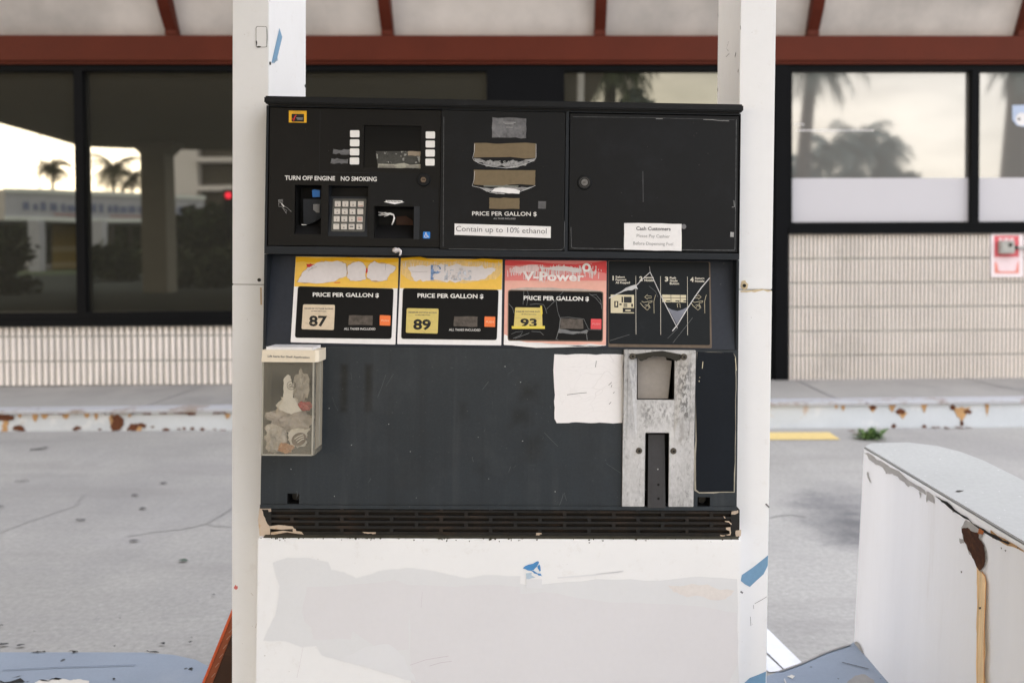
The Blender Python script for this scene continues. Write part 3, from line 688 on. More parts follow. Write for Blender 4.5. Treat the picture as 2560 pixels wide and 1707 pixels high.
# receipt slot
m=MB(MD); m.pocket(*rec,.003,.055,HOLE)
SR=Surf(MD,(0,.03,0),(1,0,0),(0,0,1))
m.prism([(rec[0],.006,rec[2]),(rec[1],.006,rec[2]),(rec[1],.045,rec[2]+.033),(rec[0],.045,rec[2]+.033)],(0,.004,0),mat('card_slot_black',(.012,.012,.013),.45))
m.sheet(SR,zA,[(1310,1200),(1400,1195),(1465,1240),(1465,1280),(1310,1278)],-.012,mat('brown_cardboard',(.045,.022,.014),.8))
m.box(rec[1]+.0005,rec[1]+.0135,.0015,.0029,rec[2]-.001,rec[3]+.001,GREYP)
recs=m.build('receipt_slot',panel)
m=MB(MD)
for i,(x0,y0,xm,ym) in enumerate([(1140,1160,1215,1180),(1150,1190,1225,1188),(1195,1200,1235,1195),(1140,1188,1205,1172)]):
    pts=[zA(x0,y0),zA(xm,ym-8),zA(1255,1168+i*4),zA(1285,1182+i*3),zA(1295-i*3,1215),zA(1285-i*2,1245),zA(1270-i,1278)]
    m.tube([SR(p,.012) for p in pts],.0011,LABELW,5)
m.build('frayed_wire',recs,smooth=True)

# --- display panel
m=MB(MD); m.plate(*dsp,-.001,.012,[],PANELN)
SQ=Surf(MD,(0,-.001,0),(1,0,0),(0,0,1))
m.strip(SQ,zB,[(85,150),(80,1080)],.0009,.0003,EDGEW); m.strip(SQ,zB,[(120,1096),(700,1104),(930,1104),(948,1085),(950,900)],.0010,.0003,EDGEW)
m.text('PRICE PER GALLON $',SQ,zB,[(288,828),(750,832),(750,866),(288,862)],.0006,TXT,.012)
m.text('ALL TAXES INCLUDED',SQ,zB,[(440,873),(600,875),(600,886),(440,884)],.0006,TXTG,.02)
pn=m.build('display_panel',disp,bevel=0)
m=MB(MD); m.sheet(SQ,zB,jag([(432,153),(676,163),(675,303),(430,300)],6,.08,8),.0006,WORN)
for x0,x1,y in ((510,600,190),(520,585,200),(530,580,225)): m.strip(SQ,zB,[(x0,y),(x1,y+1)],.0014,.0009,TXTG)
m.build('worn_label',pn)
def win(name,pts,parent,surf,zm,mt):
    m=MB(MD); m.sheet(surf,zm,pts,.0004,mt); return m.build(name,parent)
o=win('display_window',jag([(302,338),(744,342),(742,445),(300,443)],5,.05,9),pn,SQ,zB,BROWN)
m=MB(MD); m.sheet(SQ,zB,jag([(300,446),(360,458),(440,470),(540,474),(640,470),(742,448),(730,470),(640,498),(536,516),(420,504),(330,478)],3,.3,10),.0008,FLAP)
m.strip(SQ,zB,[(306,345),(303,400),(292,445),(300,462),(340,485),(420,506),(536,518),(640,500),(735,462),(746,440),(746,345)],.0009,.0012,FILMW)
m.text('THIS SALE $',SQ,zB,[(392,464),(655,468),(655,502),(392,499)],.0014,TXTG,.006); m.build('torn_film',o)
o=win('display_window',jag([(300,530),(742,534),(738,640),(298,636)],5,.05,11),pn,SQ,zB,BROWN)
m=MB(MD); m.sheet(SQ,zB,jag([(335,655),(620,658),(720,648),(690,668),(600,694),(520,702),(440,695),(370,674)],3,.2,12),.0008,FLAP)
m.sheet(SQ,zB,jag([(420,688),(450,664),(540,660),(600,668),(632,680),(626,702),(520,694)],4,.12,13),.0014,LABELW)
m.strip(SQ,zB,[(306,540),(302,600),(288,646),(345,658),(420,694),(520,704)],.0009,.0012,FILMW); m.strip(SQ,zB,[(370,646),(620,648)],.0035,.0010,mat('film_grey_green',(.15,.16,.14),.6)); m.strip(SQ,zB,[(620,690),(700,662),(742,642)],.0009,.0012,FILMW)
m.build('torn_film',o)
o=win('display_window',jag([(412,729),(628,733),(626,811),(410,808)],6,.07,14),pn,SQ,zB,BROWN)
m=MB(MD); m.sheet(SQ,zB,[(762,755),(818,756),(816,809),(761,808)],.0004,mat('sensor_plate',(.10,.10,.105),.5,var=.6,vs=60)); m.build('sensor_window',pn)
m=MB(MD); ET=[(162,915),(852,936),(851,1019),(161,996)]; m.sheet(SQ,zB,ET,.0006,LABELW)
m.text('Contain up to 10% ethanol',SQ,zB,[(172,932),(822,950),(821,1000),(171,982)],.001,TXTD,-.004); m.build('ethanol_sticker',pn)

# --- cash cabinet door
m=MB(MD); m.plate(*dor,.002,.013,[],PANELN)
SE=Surf(MD,(0,.002,0),(1,0,0),(0,0,1))
m.strip(SE,zB,[(2182,170),(2178,700),(2172,1102)],.0012,.0004,EDGEW); m.strip(SE,zB,[(996,940),(1000,1085),(1020,1092),(1380,1097)],.0012,.0004,EDGEW); m.strip(SE,zB,[(1790,1103),(2170,1107)],.0012,.0004,EDGEW); m.strip(SE,zB,[(1010,150),(1500,156),(2170,172)],.0008,.0004,EDGEW)
for p in ([(1605,165),(1655,165)],[(1945,170),(2010,172),(2060,178),(2130,180)],[(2165,750),(2168,795),(2150,798)],[(1512,540),(1514,760)]): m.strip(SE,zB,p,.0011,.0006,TXTG if p[0][0]>1600 else EDGEW)
m.sheet(SE,zB,[(2140,975),(2165,978),(2163,1012),(2138,1010)],.0006,TXTG)
q=SE(zB(1805,937),.0006); m.disc(tuple(q),.0058,(0,-1,0),.0004,mat('glue_dot',(.17,.17,.18),.6),12)
dr=m.build('cabinet_door',disp)
m=MB(MD); q=SE(zB(1093,622)); m.disc(tuple(q),.0172,(0,-1,0),.004,CAPM,28,.0150); m.disc((q.x,q.y-.004,q.z),.0118,(0,-1,0),.0008,mat('lock_ring',(.05,.05,.052),.35,metal=.7),24); m.disc((q.x,q.y-.0048,q.z),.0102,(0,-1,0),.0004,HOLE,24)
m.disc((q.x,q.y-.0052,q.z),.0078,(0,-1,0),.0015,mat('lock_steel',(.12,.12,.125),.35,metal=.8,var=.3,vs=200),20); m.box(q.x-.004,q.x+.002,q.y-.0072,q.y-.0067,q.z-.0009,q.z+.0009,HOLE); m.build('lock',dr)
m=MB(MD); m.sheet(SE,zB,jag([(1378,912),(1790,918),(1789,1112),(1377,1102)],5,.02,15),.0012,LABELW)
m.text('Cash Customers',SE,zB,[(1465,936),(1712,940),(1711,967),(1464,963)],.0016,TXTD,.02)
m.text('Please Pay Cashier',SE,zB,[(1468,990),(1706,995),(1705,1026),(1467,1021)],.0016,mat('mid_grey_print',(.26,.26,.27),.6),-.004)
m.text('Before Dispensing Fuel',SE,zB,[(1443,1044),(1729,1050),(1728,1080),(1442,1074)],.0016,mat('mid_grey_print',(.26,.26,.27),.6),-.004); m.build('cash_notice',dr)

# --- grade price panels on the sloping plate
SV=Vector((0,sl_top-sl_bot,z_led-z_low)); SLP=Surf(MD,Vector((0,sl_bot,z_low)),(1,0,0),SV)
YEL=mat('yellow_label',(.80,.50,.085),.5,var=.06,vs=12,fine=.05); YELD=mat('deep_yellow_label',(.77,.42,.004),.5,var=.05,vs=12); YELP=mat('faded_yellow',(.72,.50,.20),.6,var=.15,vs=40,fine=.15,stretch=(5,1,1))
TORN=mat('torn_paper',(.66,.62,.62),.8,var=.06,vs=14,fine=.06,bump=.4,bs=60)
TORNE=mat('torn_edge',(.50,.33,.18),.8,var=.2,vs=40)
BLK=mat('price_black',(.0055,.0058,.0065),.4,spec=.15,var=.2,vs=9,fine=.1,extra=speck((.15,.15,.15),110,.775,.79,.5))
OCT=mat('cream_octane_label',(.62,.52,.39),.55,var=.12,vs=12,fine=.08); OCTY=mat('yellow_octane_label',(.62,.50,.16),.55,var=.10,vs=12,fine=.08)
PRW=mat('price_glass',(.085,.072,.062),.5,var=.35,vs=60,fine=.3); ORB=mat('orange_button',(.80,.19,.055),.45,var=.06); ORT=mat('pale_orange_print',(.82,.45,.27),.5)
BLUEP=mat('blue_print',(.15,.24,.42),.6,var=.5,vs=60,fine=.3); REDP=mat('red_print',(.55,.03,.03),.5)
OUTL=mat('panel_edge',(.05,.05,.05),.6)
def prices(parent, zm, tq, oq, o_mat, num, nq, dq, aq, bq, bt, b_mat, b_txt, o1, o2):
    m=MB(MD); m.sheet(SLP,zm,rquad(*oq,.06),.0028,o_mat,.0006)
    m.text('MINIMUM OCTANE RATING' if o1[1][0]-o1[0][0]>230 else 'INIMUM OCTANE RATI',SLP,zm,o1,.0031,TXTD,.03); m.text('(R+M)/2 METHOD',SLP,zm,o2,.0031,TXTD,.03); m.text(num,SLP,zm,nq,.0031,TXTK,.035)
    rr=random.Random(len(num)+int(num)); x0,y0=oq[0]; x1,y1=oq[2]
    for k in range(4):
        x,y=rr.uniform(x0,x1-60),rr.uniform(y0+90,y1-20); m.strip(SLP,zm,[(x,y),(x+30,y+rr.uniform(-8,14)),(x+58,y+rr.uniform(0,20))],.0005,.0032,mat('sticker_crack',(.35,.28,.16),.7))
    m.build('octane_sticker',parent)
    m=MB(MD); m.sheet(SLP,zm,jag(dq,4,.06,int(num)),.0031,PRW); m.build('price_window',parent)
    m=MB(MD); m.prism([SLP(zm(*p),.0045) for p in rquad(*bq,.06)],-SLP.n*.0035,b_mat); m.text('PUSH',SLP,zm,bt,.0049,b_txt,.02); m.build('push_button',parent)
# 87
m=MB(MD); m.sheet(SLP,zC,rquad((366,78),(1310,92),(1280,886),(318,866),.01),.0016,LABELW,.0015); 
m.sheet(SLP,zC,rquad((385,350),(1265,372),(1245,836),(357,824),.05),.0024,OUTL); m.sheet(SLP,zC,rquad((389,354),(1261,376),(1241,832),(361,820),.05),.0026,BLK)
m.text('PRICE PER GALLON $',SLP,zC,[(522,408),(1130,415),(1129,459),(521,452)],.003,TXT,.028); m.text('ALL TAXES INCLUDED',SLP,zC,[(809,731),(1097,733),(1096,754),(808,752)],.003,TXT,.008)
gp=m.build('price_panel',disp); gp['label']='price panel marked 87 under torn yellow label'
m=MB(MD); m.sheet(SLP,zC,[(366,79),(1310,93),(1303,371),(352,354)],.0020,YEL); m.sheet(SLP,zC,jag([(367,79),(1310,93),(1308,128),(900,118),(600,124),(364,132)],4,.1,21),.0023,YELD)
A=[(380,312),(405,270),(430,222),(470,185),(520,158),(590,130),(640,122),(790,130),(826,148),(833,200),(830,258),(775,275),(735,300),(660,314),(480,318)]
B2=[(843,165),(880,140),(940,124),(985,140),(1003,165),(1012,200),(1003,255),(1010,288),(940,300),(868,300),(834,262)]
C3=[(1032,165),(1052,140),(1090,120),(1128,142),(1200,148),(1255,160),(1284,176),(1270,210),(1232,236),(1205,292),(1130,306),(1060,300),(1018,268)]
for i,P in enumerate((A,B2,C3)):
    c=(sum(p[0] for p in P)/len(P),sum(p[1] for p in P)/len(P)); P2=[(c[0]+(x-c[0])*1.03,c[1]+(y-c[1])*1.05) for x,y in P]
    m.sheet(SLP,zC,jag(P2,3,.25,30+i),.0026,TORNE); m.sheet(SLP,zC,jag(P,3,.2,33+i),.0029,TORN)
m.sheet(SLP,zC,jag([(464,145),(500,142),(545,152),(490,178),(466,176)],3,.3,36),.0031,REDP); m.sheet(SLP,zC,jag([(1010,200),(1022,175),(1026,215),(1012,238)],3,.2,37),.0031,REDP); m.strip(SLP,zC,[(720,318),(775,317)],.0016,.0031,REDP)
for P in ([(470,200),(520,190),(560,170)],[(480,215),(540,160)],[(505,160),(520,185)],[(1190,150),(1188,205)],[(828,150),(834,210)]): m.strip(SLP,zC,P,.0007,.0034,mat('tear_line',(.30,.28,.28),.7))
m.build('torn_header',gp)
prices(gp,zC,None,[(433,517),(726,522),(715,753),(418,745)],OCT,'87',[(488,620),(655,622),(652,722),(486,720)],[(855,618),(1073,621),(1070,711),(850,707)],None,[(1138,616),(1236,620),(1233,713),(1136,710)],[(1152,657),(1222,659),(1221,676),(1151,674)],ORB,ORT,[(447,549),(708,552),(708,563),(447,560)],[(506,576),(645,578),(645,588),(506,586)])
# 89
m=MB(MD); m.sheet(SLP,zC,rquad((1331,92),(2265,106),(2253,894),(1297,882),.01),.0016,LABELW,.0015)
m.sheet(SLP,zC,rquad((1350,368),(2230,383),(2213,846),(1333,834),.05),.0024,OUTL); m.sheet(SLP,zC,rquad((1354,372),(2226,387),(2209,842),(1337,830),.05),.0026,BLK)
m.text('PRICE PER GALLON $',SLP,zC,[(1484,416),(2090,424),(2089,470),(1483,462)],.003,TXT,.028); m.text('ALL TAXES INCLUDED',SLP,zC,[(1774,739),(2062,743),(2061,764),(1773,760)],.003,TXT,.008)
gp=m.build('price_panel',disp); gp['label']='price panel marked 89 under scratched yellow label'
m=MB(MD); m.sheet(SLP,zC,[(1332,93),(2265,107),(2258,383),(1322,369)],.0020,YEL); m.sheet(SLP,zC,jag([(1332,93),(2265,107),(2264,128),(1800,122),(1331,116)],5,.1,41),.0023,YELD)
m.sheet(SLP,zC,jag([(1335,125),(1800,128),(2258,140),(2255,230),(2200,290),(2000,310),(1600,308),(1420,302),(1335,240)],5,.15,42),.0022,YELP)
m.sheet(SLP,zC,jag([(1395,175),(1480,160),(1600,158),(1800,160),(2000,168),(2150,180),(2215,188),(2170,230),(2120,270),(2040,300),(1880,302),(1700,300),(1560,300),(1450,298),(1425,255)],4,.3,43),.0026,TORN)
m.text('P',SLP,zC,[(1606,156),(1702,158),(1700,296),(1604,294)],.0029,BLUEP,.02); m.text('lus',SLP,zC,[(1732,150),(1985,160),(1983,300),(1730,296)],.0029,mat('faint_blue_print',(.47,.49,.54),.7,var=.4,vs=60,fine=.3),.02)
rr=random.Random(44)
for k in range(34):
    x=rr.uniform(1625,2000); y=rr.uniform(150,270); m.sheet(SLP,zC,jag([(x,y),(x+rr.uniform(12,46),y+rr.uniform(-5,5)),(x+rr.uniform(10,40),y+rr.uniform(14,44)),(x-4,y+rr.uniform(14,40))],2,.4,50+k),.0032,TORN)
for k in range(60):
    x=rr.uniform(1340,2255); y=rr.uniform(118,150); m.strip(SLP,zC,[(x,y),(x+rr.uniform(-2,2),y+rr.uniform(15,60))],.0006,.0024,TORN)
m.strip(SLP,zC,[(1430,216),(1510,220),(1575,216)],.0006,.0031,mat('tear_line',(.30,.28,.28),.7)); m.strip(SLP,zC,[(1730,300),(1790,245),(1850,228)],.0006,.0031,mat('tear_line',(.30,.28,.28),.7))
m.build('torn_header',gp)
prices(gp,zC,None,[(1385,552),(1678,557),(1669,786),(1376,778)],OCTY,'89',[(1446,652),(1608,655),(1605,755),(1444,752)],[(1820,628),(2036,632),(2034,722),(1816,718)],None,[(2100,628),(2198,631),(2196,725),(2098,722)],[(2113,668),(2184,670),(2183,689),(2112,687)],ORB,ORT,[(1402,585),(1660,588),(1660,599),(1402,596)],[(1462,611),(1600,613),(1600,623),(1462,621)])
# 93
RED1=mat('red_label',(.62,.055,.06),.5,var=.08,vs=14); RED2=mat('faded_red_label',(.66,.20,.19),.55,var=.12,vs=10); RED3=mat('salmon_label',(.74,.40,.33),.55,var=.08,vs=8); PINKW=mat('pink_streaks',(.68,.52,.52),.6,var=.25,vs=30,stretch=(6,1,1))
m=MB(MD); m.sheet(SLP,zD,rquad((158,110),(1090,118),(1084,895),(145,885),.01),.0016,RED3,.0015)
m.sheet(SLP,zD,jag([(148,800),(180,850),(330,870),(700,895),(1000,905),(1080,890),(1084,896),(1000,902),(145,886)],3,.08,61),.0020,LABELW)
m.sheet(SLP,zD,jag([(150,790),(240,845),(600,880),(1060,892),(1070,898),(148,890)],3,.06,62),.0022,LABELW)
m.sheet(SLP,zD,jag([(190,392),(215,375),(350,362),(600,364),(900,380),(1030,392),(1052,405)],3,.05,63),.0022,mat('window_gum',(.50,.42,.38),.6,var=.3,vs=30))
m.sheet(SLP,zD,rquad((184,384),(1060,399),(1056,860),(180,852),.05),.0024,mat('brown_edge',(.13,.10,.075),.7,var=.3,vs=40)); m.sheet(SLP,zD,rquad((192,392),(1052,407),(1048,850),(188,842),.05),.0027,BLK)
m.text('PRICE PER GALLON $',SLP,zD,[(328,438),(928,447),(927,493),(327,484)],.003,TXT,.028); m.text('ALL TAXES INCLUDED',SLP,zD,[(640,762),(912,768),(911,786),(640,780)],.003,TXTG,.008)
SCR=mat('scratch',(.16,.165,.17),.6,var=.4,vs=60)
for P in ([(330,390),(322,520)],[(360,385),(372,430),(355,530)],[(385,520),(440,512),(510,520),(530,560),(540,600)],[(700,390),(620,480),(540,560)],[(625,480),(640,580),(660,640)],[(190,510),(225,550),(240,600)],[(930,420),(990,460),(1040,520)],[(215,790),(260,770),(320,765),(300,800),(230,830)],[(400,765),(480,770),(510,800)],[(250,830),(380,780)],[(1000,440),(1035,480),(1045,560)],[(940,430),(1000,430)]): m.strip(SLP,zD,P,.0009,.0031,SCR)
gp=m.build('price_panel',disp); gp['label']='price panel marked 93 under scraped red label'
m=MB(MD); m.sheet(SLP,zD,[(158,111),(1089,119),(1088,300),(155,300)],.0019,RED2); m.sheet(SLP,zD,jag([(158,111),(1089,119),(1088,235),(1000,215),(700,180),(400,150),(158,158)],4,.1,64),.0021,RED1)
rr=random.Random(66)
for k in range(150):
    x=rr.uniform(165,1040); t=abs(x-600)/440; y=rr.uniform(150+12*t,225); m.strip(SLP,zD,[(x,y),(x+rr.uniform(-5,5),y+rr.uniform(25,120)*(1-.5*t))],rr.uniform(.0006,.0022),.0024,PINKW if rr.random()<.6 else TORN)
m.sheet(SLP,zD,jag([(250,165),(460,155),(470,200),(420,230),(250,225),(225,190)],4,.3,67),.0026,PINKW); m.sheet(SLP,zD,jag([(475,165),(650,170),(860,195),(860,215),(680,210),(490,208)],4,.25,68),.0026,TORN)
m.text('V-Power',SLP,zD,[(318,212),(885,228),(883,308),(316,300)],.0028,mat('torn_paper_white',(.76,.70,.69),.7,var=.2,vs=40),.03)
for k in range(28):
    a=6.2832*k/28; m.strip(SLP,zD,[(905+24*math.cos(a),180+24*math.sin(a)),(905+40*math.cos(a),180+40*math.sin(a))],.0016,.0026,LABELW)
m.strip(SLP,zD,[(905+24*math.cos(6.2832*k/20),180+24*math.sin(6.2832*k/20)) for k in range(21)],.0022,.0027,LABELW); m.strip(SLP,zD,[(905+37*math.cos(6.2832*k/20),180+37*math.sin(6.2832*k/20)) for k in range(21)],.0014,.0027,LABELW)
m.text('TM',SLP,zD,[(936,142),(954,150)],.0026,PINKW,.02)
m.build('scraped_header',gp)
prices(gp,zD,None,[(250,545),(495,548),(501,735),(236,735)],OCTY,'93',[(298,646),(450,648),(448,727),(296,725)],[(668,648),(870,655),(876,742),(662,742)],None,[(946,650),(1042,652),(1041,745),(944,743)],[(960,688),(1030,690),(1029,707),(959,705)],mat('pink_red_button',(.66,.075,.085),.45,var=.06),mat('pale_red_print',(.75,.25,.25),.5),[(258,577),(475,579),(475,590),(258,588)],[(308,604),(445,606),(445,616),(308,614)])
m=MB(MD); m.sheet(SLP,zD,[(218,717),(522,716),(522,742),(219,742)],.0036,mat('bright_yellow_strip',(.72,.58,.09),.5)); m.sheet(SLP,zD,[(479,531),(496,531),(502,600),(486,640)],.0034,mat('bright_yellow_strip',(.72,.58,.09),.5))
m.sheet(SLP,zD,jag([(655,742),(905,750),(925,760),(900,782),(645,778)],4,.2,71),.0032,mat('film_grey',(.16,.165,.17),.55,var=.3,vs=40)); m.strip(SLP,zD,[(660,640),(740,636),(880,652),(925,748),(1040,752)],.001,.0033,SCR); m.strip(SLP,zD,[(665,645),(655,740),(640,790),(625,838),(645,840)],.0016,.0033,SCR); m.strip(SLP,zD,[(905,790),(912,845)],.0016,.0033,SCR)
m.build('peeled_strip',gp)
# instructions
m=MB(MD); m.sheet(SLP,zD,rquad((1106,116),(2042,129),(2057,919),(1106,908),.012),.0016,mat('brown_edge',(.13,.10,.075),.7,var=.3,vs=40),.0015); m.sheet(SLP,zD,rquad((1110,119),(2030,131),(2040,892),(1112,880),.02),.0020,mat('instruction_black',(.008,.0105,.013),.45,spec=.15,var=.2,vs=7,fine=.1,extra=chain(dusty((.07,.075,.08),.60,.8,7,.5),speck((.2,.2,.2),90,.76,.79,.5))))
CRM=mat('cream_print',(.62,.56,.40),.6,var=.08,vs=40); CRT=mat('pale_cream_print',(.66,.63,.55),.6)
for t,q in (('1',[(1144,256),(1155,298)]),('2',[(1391,260),(1420,304)]),('3',[(1625,264),(1656,308)]),('4',[(1858,268),(1890,312)])): m.text(t,SLP,zD,q,.0024,CRT,.04)
for x,w0,ln in ((1172,1,('Select','Payment','At Keypad')),(1436,1,('Remove','Nozzle')),(1670,1,('Push','Grade','Button')),(1902,1,('Return','Nozzle'))):
    for k,t in enumerate(ln):
        y=256+26*k+(x-1172)*.017; wd=len(t)*(14.2 if t!='At Keypad' else 14.6); dsc=5 if ('y' in t or 'p' in t) else 0
        m.text(t,SLP,zD,[(x,y),(x+wd,y+20+dsc)],.0024,CRT,.03)
for x in (1358,1585,1832): m.strip(SLP,zD,[(x,256+(x-1358)*.015),(x+2,795+(x-1358)*.012)],.0009,.0024,CRT)
m.sheet(SLP,zD,[(1128,428),(1342,431),(1342,592),(1343,600),(1127,596)],.0023,CRM)
DKP=mat('instruction_dark_print',(.012,.013,.015),.5)
for q in ((1160,487,1197,545),(1248,447,1320,502),(1227,447,1240,500),(1247,510,1279,541),(1208,510,1228,524),(1238,550,1343,590),(1316,512,1332,540)): m.sheet(SLP,zD,[(q[0],q[1]),(q[2],q[1]+1),(q[2],q[3]+1),(q[0],q[3])],.0026,DKP)
m.sheet(SLP,zD,[(1172,495),(1186,495),(1186,530),(1172,535)],.0029,CRM); m.sheet(SLP,zD,[(1262,566),(1310,567),(1310,580),(1262,579)],.0029,CRM)
for k in range(3): m.strip(SLP,zD,[(1248,519+8*k),(1279,519+8*k)],.0005,.0029,CRM); m.strip(SLP,zD,[(1255+8*k,510),(1255+8*k,541)],.0005,.0029,CRM)
m.sheet(SLP,zD,[(1600,428),(1820,432),(1820,500),(1602,497)],.0023,CRM)
for P in ([(1680,429),(1682,498)],[(1766,430),(1768,499)],[(1600,456),(1820,460)]): m.strip(SLP,zD,P,.0010,.0026,DKP)
for x in (1636,1722,1795): m.sheet(SLP,zD,[(x,482),(x+38,482),(x+38,491),(x,491)],.0026,DKP)
for x0,s_ in ((1440,1),(1958,-1)):
    m.strip(SLP,zD,[(x0+s_*p,450+q) for p,q in ((0,0),(26,-22),(26,-8),(60,-8),(60,10),(26,10),(26,22),(0,0))],.0009,.0024,CRM)
for x in (1400,1866):
    m.strip(SLP,zD,[(x,505),(x+18,530),(x+40,550),(x+62,570),(x+90,545),(x+70,520),(x+40,525)],.0009,.0024,CRM); m.strip(SLP,zD,[(x+12,490),(x+34,500),(x+70,492),(x+110,484),(x+108,496),(x+72,508),(x+85,535)],.0009,.0024,CRM); m.strip(SLP,zD,[(x+45,545),(x+62,528),(x+82,545)],.0008,.0024,CRM)
    m.strip(SLP,zD,[(x+140,430),(x+124,490),(x+126,600)],.0008,.0024,CRM)
m.strip(SLP,zD,[(1742,545),(1738,515),(1752,505),(1764,515),(1766,548)],.0009,.0026,CRM); m.strip(SLP,zD,[(1752,492),(1752,512)],.0011,.0029,DKP)
for P in ([(1120,850),(1300,795)],[(1650,830),(1740,740)],[(1700,870),(1880,640)],[(1480,350),(1540,400),(1560,450)]): m.strip(SLP,zD,P,.0007,.0027,SCR)
ip=m.build('instruction_panel',disp)
m=MB(MD); FG=mat('film_grey_blue',(.17,.18,.22),.5,var=.2,vs=20)
m.sheet(SLP,zD,[(1650,546),(1690,568),(1740,578),(1790,565),(1834,540),(1735,702)],.0032,FG); m.build('torn_film',ip); m=MB(MD)
for P,wd in (([(1112,460),(1230,400),(1352,352)],.0022),([(1352,355),(1420,285),(1490,222)],.0016),([(1490,222),(1484,170)],.0006),([(1490,222),(1590,440),(1740,735)],.0018)): m.strip(SLP,zD,P,wd,.0036,FILMW)
m.sheet(SLP,zD,jag([(1340,340),(1362,335),(1378,380),(1352,372),(1250,398),(1180,425),(1230,395)],3,.2,75),.0038,FILMW); m.build('torn_film',ip); m=MB(MD)
for P,wd in (([(1694,762),(1740,706),(1832,555),(1900,450),(1960,365),(2036,275)],.0022),): m.strip(SLP,zD,P,wd,.0036,FILMW)
m.build('torn_film',ip)

# --- lower panel with bolt wells
bl=R4(zE,285,1142,370,1217); br=R4(zF,1172,1168,1263,1236)
def _low(e,c,r):
    x=sep(e); mm=e['math']; nz=e['noise'](14,6,.7); nw=e['noise'](22,5,.7); nw2=e['noise'](31,5,.7)
    for (cx,cy,hw,hz,amt) in LOWST:
        k=soft_rect(e,mm('ADD',x[0],mm('MULTIPLY',mm('SUBTRACT',nw,.5),.05*(amt<.99))),cx,hw*(.6 if amt<.99 else .92),mm('ADD',x[2],mm('MULTIPLY',mm('SUBTRACT',nw2,.5),.06*(amt<.99))),cy,hz*(.7 if amt<.99 else 1),.006 if amt>.99 else .02); k=mm('MULTIPLY',k,mm('MULTIPLY',mm('ADD',nz,.30),amt)); c=e['mix'](k,c,(.007,.008,.008))
    n=ramp(e,e['noise'](3.2,6,.7),.46,.75); c=e['mix'](mm('MULTIPLY',n,.55),c,(.016,.018,.020)); n=ramp(e,e['noise'](5,8,.75),.48,.72); c=e['mix'](mm('MULTIPLY',n,.35),c,(.050,.056,.062)); n=ramp(e,e['noise'](55,6,.8),.60,.75); c=e['mix'](mm('MULTIPLY',n,.30),c,(.085,.09,.095))
    return c,r
def lz(zm,x,y): return SD.xz(zm(x,y))
LOWST=[]
for zm,x0,y0,x1,y1,a in ((zE,672,205,722,550,1.0),(zE,850,205,902,548,1.0),(D,1185,880,1245,920,.9),(D,1170,935,1225,975,.8),(D,1055,920,1070,960,.7),(D,1200,990,1250,1060,.7),(D,1090,1060,1120,1085,.5)):
    a0=lz(zm,x0,y0); a1=lz(zm,x1,y1); LOWST.append(((a0[0]+a1[0])/2,(a0[1]+a1[1])/2,abs(a1[0]-a0[0])/2,abs(a1[1]-a0[1])/2,a))
def _drip(e,c,r):
    mp_=N(e['t'],'ShaderNodeMapping'); mp_.inputs['Scale'].default_value=(26,1,1.1); e['l'](e['obj'],mp_.inputs[0])
    nn=N(e['t'],'ShaderNodeTexNoise'); nn.inputs['Scale'].default_value=1; nn.inputs['Detail'].default_value=6; nn.inputs['Roughness'].default_value=.65; e['l'](mp_.outputs[0],nn.inputs['Vector'])
    k=e['math']('MULTIPLY',ramp(e,nn.outputs['Fac'],.52,.72),.32); c=e['mix'](k,c,(.055,.060,.064))
    k2=ramp(e,nn.outputs['Fac'],.48,.30); return e['mix'](e['math']('MULTIPLY',k2,.35),c,(.014,.017,.020)), e['math']('ADD',r,e['math']('MULTIPLY',k,.5))
LOW = mat('slate_blue_shell',(.0215,.0280,.0345),.42,spec=.3,var=.16,vs=3.5,fine=.14,fs=170,bump=.10,bs=260,extra=chain(_low,_drip,speck((.3,.28,.25),60,.80,.82,.8),speck((.12,.12,.12),210,.70,.74,.5)))
up0=R4(zF,734,128,1008,464,.012); dn0=R4(zF,792,704,966,1245,.012)
m=MB(MD); m.plate(xl,xr,z_lip,z_low,0,.055,[bl,br,up0,(dn0[0],dn0[1],z_lip+.008,dn0[3])],LOW,HOLE); m.box(xl+.004,xr-.004,.0552,DEP,z_lip,z_low,BODY)
m.box(xl,xr,-.004,.001,z_lip-.0015,z_lip+.0075,LOW)
SLO=Surf(MD,(0,0,0),(1,0,0),(0,0,1)); SCL=mat('panel_scratch',(.085,.09,.095),.6,var=.4,vs=40); rr=random.Random(77)
for k in range(26):
    x=rr.uniform(720,1540); y=rr.uniform(905,1240); a=rr.gauss(1.3,.5); ln=rr.expovariate(1/22)+4; m.strip(SLO,lambda X,Y:(X,Y),[(x,y),(x+ln*.5*math.cos(a)+rr.uniform(-2,2),y+ln*.5*math.sin(a)),(x+ln*math.cos(a),y+ln*math.sin(a))],rr.uniform(.0004,.0009),.0003,SCL)
for k in range(14):
    x=rr.uniform(700,1540); y=rr.uniform(890,1250); m.sheet(SLO,lambda X,Y:(X,Y),jag([(x,y),(x+rr.uniform(1,3),y),(x+rr.uniform(1,3),y+rr.uniform(1,2.4)),(x,y+2)],2,.3,k),.0003,TXTG)
lo=m.build('lower_panel',disp,bevel=.0012)
for q in (bl,br):
    m=MB(MD); cx,cz=(q[0]+q[1])/2,(q[2]+q[3])/2; m.disc((cx,.04,cz),.012,(0,-1,0),.012,GREYP,6); m.disc((cx,.028,cz),.008,(0,-1,0),.006,DARKSCREW,12); m.build('bolt',lo)
